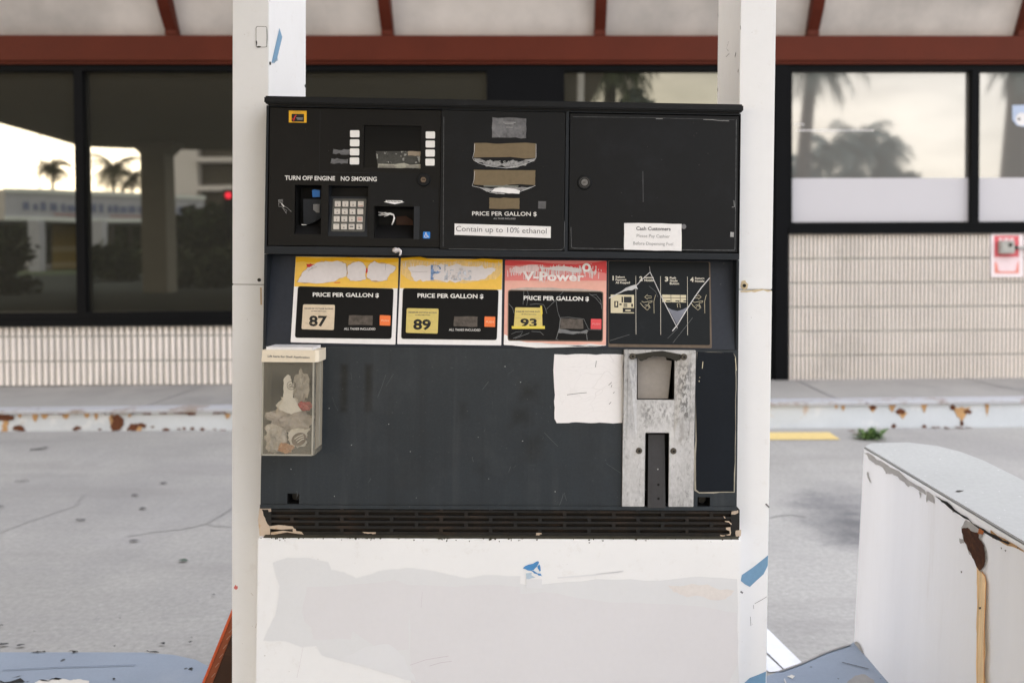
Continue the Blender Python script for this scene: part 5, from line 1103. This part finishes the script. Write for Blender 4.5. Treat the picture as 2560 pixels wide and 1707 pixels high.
# ------------------------------------------------------------------ pump island with flared ends
m=MB()
IS=Surf(I4,(0,0,.15),(1,0,0),(0,1,0))
def ip(x,y): q=IS(D(x,y)); return (q.x,q.y)
P=[(-3.0,2.53),ip(0,1497),ip(200,1497),ip(330,1497.5),ip(400,1503),ip(450,1514),ip(480,1530),(-.93,2.36),(.50,2.36),ip(1700,1576),ip(1790,1540.5),ip(1836,1524),ip(1896,1497),ip(1953,1479.5),(.95,2.66),(1.3,2.70),(3.0,2.70),(3.0,.3),(-3.0,.3)]
m.prism([(x,y,.15) for x,y in P],(0,0,-.17),ISLP,mat('island_side',(.30,.30,.30),.8,var=.2,vs=6))
m.sheet(IS,zV,jag([(270,1560),(320,1538),(480,1532),(540,1545),(600,1535),(690,1548),(690,1600),(250,1640)],4,.15,150),.002,CREAMP)
for Q_,sd_ in (([(235,1327),(290,1318),(350,1316),(352,1326)],1),([(520,1322),(600,1318),(605,1325)],2),([(1115,1321),(1180,1320),(1235,1327),(1160,1327)],3),([(0,1545),(120,1540),(235,1550),(200,1556),(0,1556)],4),([(300,1540),(400,1530),(480,1532),(400,1536)],5)): m.sheet(IS,zV,jag(Q_,3,.3,150+sd_),.003,BLACKLINE)
for Q_,sd_ in (([(868,1528),(885,1525),(892,1534),(875,1538)],6),([(1462,1450),(1480,1446),(1494,1452),(1470,1457)],7)): m.sheet(IS,zV,jag(Q_,3,.3,150+sd_),.003,BLACKLINE)
m.sheet(IS,zU,jag([(770,1560),(820,1520),(870,1512),(930,1545),(960,1600),(760,1640)],4,.15,160),.002,mat('bare_concrete',(.27,.26,.25),.85,var=.2,vs=14))
m.sheet(IS,zU,jag([(405,1525),(430,1515),(455,1522),(440,1540)],3,.3,161),.002,CREAMP)
m.strip(IS,zU,[(360,1495),(480,1452),(640,1380),(790,1332)],.007,.003,CRACK); m.strip(IS,zU,[(740,1440),(860,1470),(900,1480)],.003,.003,BLACKLINE); m.strip(IS,zU,[(390,1540),(410,1600)],.003,.003,CREAMP)
m.strip(IS,zV,[(20,1465),(400,1445),(1050,1425)],.003,.003,mat('island_scratch',(.11,.14,.19),.7))
o=m.build('pump_island',None,bevel=0); o.location=(0,0,0); struct(o)

# ------------------------------------------------------------------ white steel guard, rusted through, on the right
top=.736
PT=[(.898,2.572),(.935,2.618),(1.05,2.625),(1.12,2.575),(1.155,2.50),(1.172,2.40),(1.175,2.20),(1.20,.9),(.965,.9)]
PB=[(x-(.028 if i in(0,1) else .012),y) for i,(x,y) in enumerate(PT)]
GM=at(.88,2.55,.15)
gd=thing('island_guard','waist-high white steel island guard with a rust hole and orange rust streak down its side','guard',GM)
GW=mat('guard_white_paint',(.83,.84,.87),.45,var=.05,vs=2,fine=.015,bump=.05,bs=30,stretch=(5,5,.6),extra=dusty((.52,.47,.40),.58,.8,1.6,.25))
GTOP=mat('guard_cap_paint',(.32,.325,.315),.5,var=.07,vs=3,fine=.10,fs=90,bump=.1,bs=80,extra=chain(dusty((.33,.33,.325),.45,.75,5,.5),speck((.55,.55,.54),70,.70,.73,.7)))
m=MB(); m.prism([(x,y,top-.0055) for x,y in PT],(0,0,.0055),GTOP); cap=m.build('cap',gd,bevel=.0025)
e1=Vector((PT[-1][0]-PT[0][0],PT[-1][1]-PT[0][1],0)).normalized(); e2=Vector((PT[0][0]-PB[0][0],PT[0][1]-PB[0][1],top-.146))
p0=Vector((*PB[0],.14)); 
SG=Surf(I4,p0,e1,e2)
if SG.n.dot(Vector((-1,0,0)))<0: SG.n=-SG.n
def slant(P,i): return jag(P,3,.18,170+i)
m=MB(); HOLER=mat('rust_hole',(.05,.018,.008),.9,var=.5,vs=30,fine=.3,bump=.6,bs=90,extra=dusty((.13,.05,.015),.5,.7,24,.8))
m.sheet(SG,zU,slant([(1462,625),(1490,580),(1530,600),(1570,620),(1600,660),(1580,690),(1575,720),(1600,740),(1612,770),(1610,830),(1590,870),(1570,890),(1540,830),(1500,760),(1470,680)],1),.0012,CHIPGREY)
m.sheet(SG,zU,slant([(1463,632),(1500,625),(1530,650),(1560,655),(1575,700),(1600,735),(1606,780),(1606,830),(1585,880),(1572,886),(1542,828),(1502,758),(1474,690)],2),.0018,HOLER); m.build('rust_hole',gd)
m=MB()
m.sheet(SG,zU,jag([(1553,850),(1568,880),(1600,915),(1612,960),(1610,1000),(1606,1300),(1604,1700),(1552,1700),(1554,1300),(1556,1000)],8,.05,77),.0008,RUSTSTREAK)
m.strip(SG,zU,[(1588,895),(1606,920),(1612,960),(1606,1100),(1600,1300),(1600,1700)],.0032,.0014,RUSTDARK); m.strip(SG,zU,[(1562,880),(1564,1000),(1560,1300),(1558,1700)],.0026,.0014,mat('pale_rust_streak',(.70,.44,.2),.6,var=.2,vs=20)); m.strip(SG,zU,[(1584,900),(1586,1200),(1582,1700)],.0010,.0014,mat('pale_rust_gap',(.76,.62,.46),.6))
m.sheet(SG,zU,jag([(1568,1108),(1582,1106),(1580,1118),(1570,1120)],2,.2,3),.0018,DARKSCREW); m.build('rust_streak',gd)
m=MB()
n=len(PT)
for i in range(n):
    j=(i+1)%n; m.poly([(*PB[i],.14),(*PB[j],.14),(*PT[j],top-.006),(*PT[i],top-.006)],GW)
for i,P in enumerate(([(870,172),(905,178),(950,215),(1010,245),(1040,265),(1100,300),(1160,350),(1240,400),(1250,430),(1215,410),(1150,372),(1140,380),(1105,345),(1060,310),(1040,300),(1005,300),(985,262),(930,232)],[(1250,405),(1290,430),(1300,480),(1262,455),(1250,475)],[(890,288),(900,292),(918,360),(905,345)],[(1205,405),(1220,420),(1210,450)],[(1400,510),(1440,530),(1410,535)],[(1450,690),(1480,700),(1478,720),(1455,722)])): m.sheet(SG,zU,slant(P,10+i),.0010,CHIPGREY)
m.sheet(SG,zU,slant([(1300,432),(1400,490),(1500,565),(1600,635),(1700,690),(1760,722),(1745,728),(1640,680),(1540,612),(1450,548),(1360,480)],20),.0014,BLACKLINE)
m.sheet(SG,zU,slant([(1640,640),(1760,715),(1842,765),(1842,775),(1740,735),(1650,690)],21),.0011,RUSTSTAIN); m.sheet(SG,zU,slant([(1570,630),(1600,645),(1590,670),(1560,660)],22),.0021,mat('orange_rust',(.35,.11,.03),.8))
for i,(x,y) in enumerate(((1458,888),(1725,760),(1700,745),(1800,742))): m.sheet(SG,zU,slant([(x,y),(x+10,y+4),(x+4,y+14)],30+i),.0014,DIRT)
m.sheet(SG,zU,slant([(805,1320),(830,1315),(860,1360),(880,1420),(900,1480),(960,1520),(1000,1570),(940,1560),(890,1470),(850,1420),(830,1440),(835,1400),(808,1375)],40),.002,CHIPGREY)
m.build('side_shell',gd)
m=MB(); SGT=Surf(I4,(0,0,top),(1,0,0),(0,1,0)); m.sheet(SGT,zU,jag([(1422,408),(1440,400),(1478,400),(1450,410)],3,.1,1),.001,DARKSCREW)
lf=free(m,'dead_leaf',(SGT(zU(1450,405)).x,SGT(zU(1450,405)).y,top+.001),'small dark dead leaf lying on top of the white island guard','leaf')

# ------------------------------------------------------------------ orange steel channel leaning behind the left post
OR=mat('orange_steel',(.58,.10,.03),.5,var=.15,vs=12); ORD=mat('rusty_brown_steel',(.05,.024,.013),.55,var=.3,vs=10,extra=dusty((.16,.07,.03),.5,.75,9,.6))
OS=Surf(I4,(0,2.22,0),(1,0,0),(0,0,1))
a_=OS(zO(745,190)); b_=OS(zO(185,1568)); dv=(b_-a_).normalized(); a2=a_-dv*.5; b2=b_+dv*.12
nrm=Vector((-dv.z,0,dv.x)); 
if nrm.x<0: nrm=-nrm
m=MB()
m.prism([a2,b2,b2+nrm*.006,a2+nrm*.006],(0,.03,0),OR); m.prism([a2+nrm*.0032+Vector((0,.004,0)),b2+nrm*.0032+Vector((0,.004,0)),b2+nrm*.14+Vector((0,.03,0)),a2+nrm*.14+Vector((0,.03,0))],(0,.003,0),ORD)
m.prism([a2+nrm*.0062+Vector((0,.003,0)),b2+nrm*.0062+Vector((0,.003,0)),b2+nrm*.026+Vector((0,.006,0)),a2+nrm*.016+Vector((0,.005,0))],(0,.002,0),mat('orange_brown_steel',(.27,.075,.03),.5,var=.25,vs=14))
m.prism([b2+nrm*.14,a2+nrm*.14,a2+nrm*.143,b2+nrm*.143],(0,.03,0),OR)
OSF=Surf(I4,(a2+Vector((0,.0055,0))),dv,Vector((0,1,0)).cross(dv)); OSF=Surf(I4,(0,2.222,0),(1,0,0),(0,0,1))
for (x,y) in ((735,560),(690,690),(625,860),(555,1035),(475,1210),(405,1400),(340,1580)):
    m.strip(OSF,zO,[(x-38,y+55),(x,y+10),(x+38,y-28)],.0013,.0,mat('pale_scrape',(.40,.25,.19),.6))
oc=free(m,'steel_channel',(b2.x,2.22,.15),'orange painted steel channel with bright edge leaning behind the foot of the left white post','steel channel')

# ------------------------------------------------------------------ leaves, weed, wall sign and switch
LEAF=mat('dead_leaf',(.035,.034,.038),.8,var=.3,vs=60); LEAFG=mat('green_leaf',(.02,.05,.03),.7,var=.3,vs=60); LEAFB=mat('brown_leaf',(.10,.045,.03),.8,var=.4,vs=40)
def leaf(zm,x,y,ln,wd,ang,mt,label,group,seed):
    ln*=.72; wd*=.62
    q=GS(zm(x,y)); m=MB(); rr=random.Random(seed); ca,sa=math.cos(ang),math.sin(ang); P=[]
    for t,w_ in ((-.5,0),(-.3,.35),(0,.5),(.3,.36),(.5,0),(.3,-.3),(0,-.45),(-.3,-.32)):
        lx,ly=t*ln,w_*wd*rr.uniform(.75,1.2); P.append((q.x+lx*ca-ly*sa,q.y+lx*sa+ly*ca,.006+.007*abs(w_)*rr.uniform(.5,1.4)+.006*abs(t)*rr.random()))
    c=(q.x,q.y,.009)
    for i in range(8): m.poly([c,P[i],P[(i+1)%8]],mt)
    return free(m,'dead_leaf' if mt is not LEAFG else 'green_leaf',(q.x,q.y,.004),label,'leaf',group)
gl='dead leaves scattered on the forecourt'
for i,(x,y,ln,wd,an) in enumerate([(185,1442-1312+0,.15,.03,.1)]): pass
spots=[(zW,185,1442,.13,.022,.05),(zW,1393,1461,.06,.03,.2),(zW,1150,1562,.05,.03,.1),(zV,1045,120,.05,.03,0),(zV,1100,221,.06,.035,0),(zV,622,311,.08,.03,0),(zV,1260,26,.06,.03,.1),(zV,1037,471,.065,.04,.3),(zV,1648,889,.02,.015,0),(zV,925,1072,.012,.012,0),(zV,25,1275,.05,.025,.2),(zV,160,1282,.04,.025,.2),(zV,1255,1268,.03,.02,-.3),(zV,1480,1222,.012,.012,0),(zV,1470,1258,.02,.012,.2),(zV,10,1128,.02,.012,0),(zV,10,208,.04,.03,0),(zV,265,1178,.012,.01,0),(zV,885,1290,.01,.01,0)]
for i,(zm,x,y,ln,wd,an) in enumerate(spots): leaf(zm,x,y,ln,wd,an,LEAF,'small dark dead leaf lying flat on the pale concrete left of the pump',gl,i)
for i,(x,y,ln) in enumerate(((275,1175,.05),(315,1170,.06),(345,1168,.06),(385,1160,.08))): leaf(zW,x,y,ln,.04,.4*i,LEAF,'dark curled leaf in the little cluster below the rusty kerb','leaf cluster below the rusty kerb',40+i)
leaf(zV,1416,625,.06,.035,.1,LEAFG,'single dark green leaf on the concrete left of the pump','leaves',60)
for i,(x,y,ln) in enumerate(((860,1510,.09),(890,1530,.08),(1400,1488,.08),(1480,1490,.12),(1560,1488,.12),(1620,1486,.08),(1950,1478,.10))): leaf(zY,x,y,ln,.05,.5*i,LEAFB,'brown dead leaf lying against the foot of the rusty right hand kerb','brown leaves along the kerb',70+i)
m=MB(); q=GS(zY(985,1560)); rr=random.Random(8); WEED=[mat('weed_green_%s'%nm,c,.6,var=.3,vs=30) for nm,c in (('dark',(.04,.09,.025)),('light',(.12,.20,.06)))]
for k in range(150):
    a=rr.uniform(0,6.28); el=rr.uniform(.15,1.3); ln=rr.uniform(.05,.16); d0=Vector((math.cos(a)*math.cos(el),math.sin(a)*math.cos(el)*.6,math.sin(el)*.75)); p=Vector((q.x+rr.gauss(0,.03),q.y+rr.gauss(0,.02),.003)); e=p+d0*ln; s_=d0.cross(Vector((0,0,1))).normalized()*rr.uniform(.004,.011); md=p+d0*ln*.6+Vector((0,0,.01)); tp=e-Vector((0,0,.02*rr.random()))
    m.poly([p,md+s_,tp,md-s_],rr.choice(WEED))
free(m,'weed_tuft',(q.x,q.y,.004),'small green weed tuft sprouting at the foot of the kerb','weed')
# fuel shut-off sign on the fluted wall
SW=Surf(MS,(0,-.040,0),(1,0,0),(0,0,1))
c0=SW(zS(910,1390)); sg=thing('warning_sign','red and white warning sign on the fluted wall behind a grey switch box','sign',MS @ Matrix.Translation((c0.x,c0.y,c0.z)))
SGR=mat('sign_red',(.55,.10,.12),.5,var=.1,vs=10); SGW=mat('sign_white',(.66,.60,.63),.5,var=.05,vs=10); SGO=mat('sign_faded_red',(.62,.22,.18),.5,var=.15,vs=12)
m=MB(MS); m.sheet(SW,zS,rq(490,228,1340,1392,50),0,SGW,.004); m.build('board',sg)
m=MB(MS); m.sheet(SW,zS,[(580,305),(1228,305),(1228,860),(580,865)],.001,SGR); m.sheet(SW,zS,[(590,1000),(650,1000),(690,1210),(740,1240),(1100,1240),(1150,1150),(1210,960),(1228,960),(1228,1290),(590,1290)],.001,SGO)
m.sheet(SW,zS,[(590,880),(1228,870),(1228,960),(1190,1010),(1140,1230),(700,1235),(650,1010),(590,1000)],.0012,mat('sign_pink',(.66,.50,.54),.5,var=.05,vs=10))
for y,x0,x1 in ((360,705,790),(400,705,790),(365,830,960),(405,830,960),(365,990,1095),(405,990,1095),(1040,690,1130),(1110,720,1110),(1180,745,1090),(960,660,1170)): m.sheet(SW,zS,[(x0,y),(x1,y),(x1,y+28),(x0,y+28)],.0016,SGW)
m.build('printed_panel',sg)
c1=SW(zS(925,770)); swb=thing('switch_box','grey metal emergency switch box mounted over the red warning sign','switch box',MS @ Matrix.Translation((c1.x,c1.y,c1.z)))
GB=mat('galvanised_grey',(.34,.345,.33),.5,metal=.2,var=.12,vs=12)
S2=Surf(MS,(0,-.09,0),(1,0,0),(0,0,1))
m=MB(MS); q0,q1=S2(zS(745,775)),S2(zS(1115,440)); m.box(q0.x,q1.x,-.095,-.046,q0.z,q1.z,GB); m.box(q0.x+.012,q1.x-.012,-.100,-.0952,q0.z+.012,q1.z-.012,GB); m.build('housing',swb,bevel=.004)
m=MB(MS); q=S2(zS(985,545)); m.disc((q.x,-.1,q.z),.016,(0,-1,0),.014,DARKSCREW,14,.012); m.build('push_button',swb)
m=MB(MS); q=S2(zS(1115,615)); m.tube([(q.x,-.07,q.z),(q.x+.05,-.07,q.z),(q.x+.12,-.06,q.z-.0),(q.x+.9,-.055,q.z)],.012,GB,8); m.tube([(q.x,-.07,q.z),(q.x+.03,-.07,q.z)],.018,DARKSCREW,8); m.build('conduit',swb,smooth=True)

# ------------------------------------------------------------------ what the windows mirror: the place behind the camera
nS=(MS.to_3x3() @ Vector((0,-1,0))).normalized(); pS=MS @ Vector((0,.03,0))
def V(x,y,d):                                # real place seen in the glass at that pixel after a path of d metres
    r=ray(D(x,y)); r=r/r.dot(CF); t=(pS-C0).dot(nS)/r.dot(nS)
    h=C0+r*t; rr=r-nS*2*r.dot(nS); return h+rr*(d-t)
def Vz(x,y,z):
    a,b=V(x,y,10),V(x,y,20); t=(z-a.z)/(b.z-a.z); return a+(b-a)*t
CANW=mat('canopy_white',(.62,.62,.61),.6,var=.05,vs=2); CANU=mat('canopy_soffit',(.30,.265,.20),.7,var=.10,vs=1)
zc4=4.25
f0,f1,f2=Vz(0,285,zc4),Vz(187,338,zc4),Vz(330,345,zc4)
f3=Vz(700,345,zc4)
CANP=[(1.05,2.8),(1.05,f3.y),(f2.x,f2.y),(f1.x,f1.y),(f0.x,f0.y),(f0.x-(f1.x-f0.x)*.0-9,f0.y+4.0),(f0.x-9,2.8)]
can=thing('station_canopy','large white forecourt canopy with a brown soffit over the pump','canopy',at(-4,-2,zc4))
m=MB(); m.prism([(x,y,zc4) for x,y in CANP],(0,0,.06),CANU); m.build('soffit',can)
m=MB(); m.prism([(x,y,zc4+.0605) for x,y in CANP],(0,0,.85),CANW); m.build('fascia',can)
PILM=mat('pillar_grey',(.27,.255,.22),.7,var=.1,vs=2)
pb=V(365,600,25.0); m=MB()
hw=.34; m.prism([(pb.x-hw,pb.y-hw,0),(pb.x+hw,pb.y-hw,0),(pb.x+hw,pb.y+hw,0),(pb.x-hw,pb.y+hw,0)],(0,0,zc4-.35),PILM)
m.prism([(pb.x-hw,pb.y-hw,zc4-.35),(pb.x+hw,pb.y-hw,zc4-.35),(pb.x+hw+.35,pb.y-hw,zc4-.001),(pb.x-hw-.35,pb.y-hw,zc4-.001)],(0,2*hw,0),PILM)
free(m,'canopy_pillar',(pb.x,pb.y,0),'broad grey canopy pillar with flared head, mirrored in the left window','pillar')
# neighbouring station
NW=mat('fascia_white',(.46,.47,.53),.5,var=.1,vs=2); NB=mat('fascia_blue',(.17,.20,.32),.5,var=.3,vs=3); NR=mat('fascia_red',(.36,.15,.14),.5)
NBAND=mat('fascia_bright',(.72,.76,.76),.5); NY=mat('kiosk_yellow',(.22,.155,.02),.6,var=.1,vs=2); NBE=mat('kiosk_beige',(.33,.28,.17),.6)
A_,B_=V(12,475,45),V(470,482,52); ztA=V(12,433,45).z; zbA=V(12,505,45).z
ns=thing('neighbour_station','white station canopy with blue lettered fascia across the road, mirrored in the left window','building',at((A_.x+B_.x)/2,(A_.y+B_.y)/2,0))
ev=(B_-A_); ev.z=0; L_=ev.length; ev.normalize(); bk=Vector((-ev.y,ev.x,0)); 
if bk.y>0: bk=-bk
def nbox(mb,s0,s1,d0,d1,z0,z1,mt):
    p=[A_+ev*s0+bk*d0,A_+ev*s1+bk*d0,A_+ev*s1+bk*d1,A_+ev*s0+bk*d1]; mb.prism([(q.x,q.y,z0) for q in p],(0,0,z1-z0),mt)
m=MB(); nbox(m,0,L_,0,9,zbA,ztA,NW); nbox(m,-.05,L_+.05,-.08,.0,ztA-.22,ztA+.02,NBAND); nbox(m,-.05,L_+.05,-.08,.0,zbA-.02,zbA+.2,NBAND); m.build('fascia',ns)
m=MB(); rr=random.Random(12); s_=.8
while s_<L_-.5:
    wd=rr.uniform(.18,.42); nbox(m,s_,s_+wd,-.03,.0,zbA+.52,zbA+rr.uniform(.85,.98),NB); s_+=wd+rr.uniform(.05,.25)
nbox(m,2.2,3.8,-.03,0,zbA+.30,zbA+.38,NR); nbox(m,5,7.4,-.03,0,zbA+.28,zbA+.36,NR); m.build('fascia_lettering',ns)
for k,(x0,x1) in enumerate(((72,98),(219,242),(338,349))):
    p=V((x0+x1)/2,600,46); m=MB(); m.box(p.x-.28,p.x+.28,p.y-.28,p.y+.28,0,zbA,NW); m.build('pillar',ns)
p=V(119,600,50); p2=V(179,600,50); 
m=MB(); m.box(min(p.x,p2.x),max(p.x,p2.x),p.y-2,p.y,0,zbA-.05,NY)
for za_,zb_ in ((1.0,1.35),(.1,.4)) : m.box(min(p.x,p2.x)-.01,max(p.x,p2.x)+.01,p.y-1,p.y+.02,za_,zb_,NBE)
free(m,'kiosk',(p.x,p.y,0),'yellow kiosk with beige bands under the neighbouring canopy','kiosk')
# white apartment block
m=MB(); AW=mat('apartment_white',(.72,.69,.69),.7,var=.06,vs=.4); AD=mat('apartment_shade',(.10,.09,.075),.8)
p0=V(402,560,85); p1=V(454,560,85)
ab=thing('apartment_block','pale apartment block with open balconies mirrored at the right of the left windows','building',at(p0.x,p0.y,0))
m.box(min(p0.x,p1.x),max(p0.x,p1.x),p0.y-8,p0.y,0,16,AW); m.build('wall',ab)
p2=V(540,560,85); m=MB()
for k in range(6): m.box(min(p1.x,p2.x),max(p1.x,p2.x)+6,p1.y-1.2,p1.y+.6,1.3+2.7*k,1.75+2.7*k,AW)
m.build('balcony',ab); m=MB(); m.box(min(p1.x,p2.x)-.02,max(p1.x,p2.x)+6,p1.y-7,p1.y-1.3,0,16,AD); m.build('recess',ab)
# trees and palms
TRK=mat('bark',(.07,.065,.06),.9,var=.3,vs=6)
def fol(nm,c): return [mat('foliage_%s_%s'%(nm,s_),tuple(v*k for v in c),.8,var=.3,vs=2) for s_,k in (('dark',.6),('mid',1.0),('light',1.5))]
def tree(name,label,base,h,r,mats,n,seed,trunk=.12,low=.25,group=None,squash=1.0,size=.22):
    M=at(base.x,base.y,0); o=thing(name,label,'tree',M,group); rr=random.Random(seed)
    m=MB(M); m.tube([(0,0,-.05),(.1*trunk,0,h*.3),(0,.1,h*.75)],trunk,TRK,8,trunk*.5)
    for k in range(5):
        a=6.28*k/5+seed; m.tube([(0,0,h*(.3+.06*k)),(math.cos(a)*r*.4,math.sin(a)*r*.4,h*(.5+.05*k)),(math.cos(a)*r*.75,math.sin(a)*r*.75,h*(.6+.06*k))],trunk*.4,TRK,5,trunk*.12)
    m.build('trunk',o,smooth=True)
    m=MB(M); cl=[(rr.uniform(-.7,.7)*r,rr.uniform(-.7,.7)*r,h*(low+(1-low)*rr.uniform(.15,.9)),r*rr.uniform(.28,.55)) for _ in range(15)]
    for k in range(n):
        c=rr.choice(cl); d_=Vector((rr.gauss(0,1),rr.gauss(0,1),rr.gauss(0,1))).normalized()*c[3]*rr.random()**.4
        p=Vector(c[:3])+Vector((d_.x,d_.y,d_.z*.8*squash)); p.z=max(p.z,.05)
        u=Vector((rr.gauss(0,1),rr.gauss(0,1),rr.gauss(0,1))).normalized(); v=u.orthogonal().normalized(); q=size*rr.uniform(.6,1.4)
        m.poly([p-u*q,p+v*q*.45,p+u*q,p-v*q*.45],rr.choice(mats))
    m.build('crown',o); return o
def palm(name,label,base,h,lean,rad,mats,seed,nf=26,tr=.16,group=None,flare=1.3):
    M=at(base.x,base.y,0); o=thing(name,label,'palm tree',M,group); rr=random.Random(seed)
    m=MB(M); T=[Vector((lean[0]*t*t,lean[1]*t*t,h*t-.05)) for t in (0,.2,.4,.6,.8,1)]; m.tube(T,tr*flare,TRK,9,tr*.75); m.build('trunk',o,smooth=True)
    m=MB(M); c=T[-1]
    for k in range(nf):
        a=6.28*k/nf*2.4+rr.uniform(-.2,.2); el=rr.uniform(-.9,1.1); ln=rad*rr.uniform(.8,1.15); pts=[]
        d_=Vector((math.cos(a)*math.cos(el),math.sin(a)*math.cos(el),math.sin(el))); p=c.copy()
        for t in range(8): pts.append(p.copy()); p=p+d_*ln/7; d_=(d_+Vector((0,0,-.22))).normalized()
        m.tube(pts,.025,mats[1],4,.008)
        for i in range(1,8):
            tn=(pts[i]-pts[i-1]).normalized(); sd_=tn.cross(Vector((0,0,1))).normalized()
            for sgn in (-1,1):
                for j in range(3):
                    b_=pts[i-1].lerp(pts[i],j/3); tip=b_+sd_*sgn*rad*.24*(1-abs(i-4)/7)+tn*rad*.12-Vector((0,0,rad*rr.uniform(.10,.26))); w_=tn*.03
                    m.poly([b_-w_,b_+w_,tip],rr.choice(mats))
    m.build('crown',o); return o
FG1=fol('green',(.045,.06,.03)); FG2=fol('grey_green',(.12,.165,.165)); FG3=fol('warm',(.055,.05,.025))
palm('palm_tree','small dark palm beyond the neighbouring canopy, mirrored in the leftmost window',V(122,560,60),V(122,385,60).z,(.1,0),1.25,FG3,1,34,.12)
palm('palm_tree','broad windblown palm mirrored above the neighbouring canopy',V(258,560,60),V(258,385,60).z,(.2,0),1.9,FG3,2,40,.14)
p=V(300,560,58); palm('palm_tree','low palm with drooping fronds mirrored beside the flared pillar',p,V(300,405,58).z,(.2,0),1.3,FG3,3,22,.1)
p=V(95,560,52); m=MB(); m.tube([(p.x,p.y,0),(p.x,p.y,9)],.06,PILM,8,.04); free(m,'light_pole',(p.x,p.y,0),'thin light pole mirrored in the leftmost window','pole')
for i,(x,d_,tp,r_) in enumerate(((410,36,482,1.0),(450,38,468,1.3),(500,40,470,1.5),(560,40,460,1.6),(640,42,465,1.7),(720,40,470,1.6))):
    tree('hedge_tree','dense dark green tree in the row mirrored low in the windows behind the left post',V(x,560,d_),V(x,tp,d_).z,r_,FG1,2400,10+i,low=.0,group='dense trees across the road')
for i in range(8):
    x=-10+i*55; tree('hedge_tree','dense dark green tree in the row mirrored under the neighbouring canopy',V(x,560,64),V(x,492,64).z,2.2,FG1,1600,110+i,low=.0,group='dense trees behind the neighbouring station',size=.35)
p=V(526,448,37); tlm=at(p.x,p.y,0); tl_=thing('traffic_light','traffic light glowing red, mirrored in the window beside the left white post','traffic light',tlm)
m=MB(); m.tube([(p.x,p.y,0),(p.x,p.y,p.z-.4)],.06,FRAME,8); m.build('pole',tl_,smooth=True)
m=MB(); m.box(p.x-.2,p.x+.2,p.y-.2,p.y+.0,p.z-.75,p.z+.25,FRAME); m.build('housing',tl_)
m=MB(); m.disc((p.x,p.y+.005,p.z),.13,(0,1,0),.03,mat('red_lamp',(.6,.01,.03),.4,emit=((1,.02,.06),1.6)),16); m.build('lamp',tl_)
for i,(x,d_,h_,r_) in enumerate(((10,24,1.3,1.0),(255,34,1.0,1.1),(300,33,1.3,1.2),(420,30,1.2,1.1),(470,28,1.0,1.2),(520,31,1.2,1.2))):
    tree('low_shrub','low dark green shrub in the row mirrored under the neighbouring canopy',V(x,580,d_),h_,r_,FG1,900,80+i,low=.0,trunk=.04,group='low shrubs by the road',size=.16)
# right hand side
p=V(1836,560,30); tpp=V(1866,150,30); palm('palm_tree','tall palm with hanging fronds mirrored at the left of the right window',p,V(1868,118,30).z,(tpp.x-p.x,0),2.0,FG2,31,34,.24)
for i,(x,d_,tp,r_) in enumerate(((1835,42,368,1.2),(1900,42,338,1.7),(1958,43,322,2.0),(2015,44,345,1.6))):
    palm('palm_tree','grey green palm in the clump mirrored in the right hand window',V(x,560,d_),V(x,tp,d_).z,(.2,0),r_,FG2,40+i,46,.15,group='palms across the lot')
for i,(x,d_,tp,r_,n_) in enumerate(((1850,46,388,1.6,900),(1920,46,378,1.8,1200),(1990,46,380,1.8,1200),(2065,46,395,1.3,800))):
    tree('shade_tree','loose grey green bushy tree under the palms mirrored in the right hand window',V(x,560,d_),V(x,tp,d_).z,r_,FG2,n_,40+i,low=.4,group='trees across the lot',size=.3)
p=V(2331,560,24); palm('palm_tree','thick trunked palm mirrored behind the round window decal at far right',p,V(2331,120,24).z,(.1,0),1.25,FG2,51,40,.30,flare=1.9)
p=V(1395,560,24); palm('palm_tree','dark palm mirrored above the dispenser between the white posts',p,V(1395,130,24).z,(.1,0),1.5,FG1,60,44,.2)
tree('shade_tree','leaning leafy tree mirrored above the dispenser, near the right white post',V(1455,560,27),V(1455,170,27).z,.7,FG2,1200,61,low=.55)
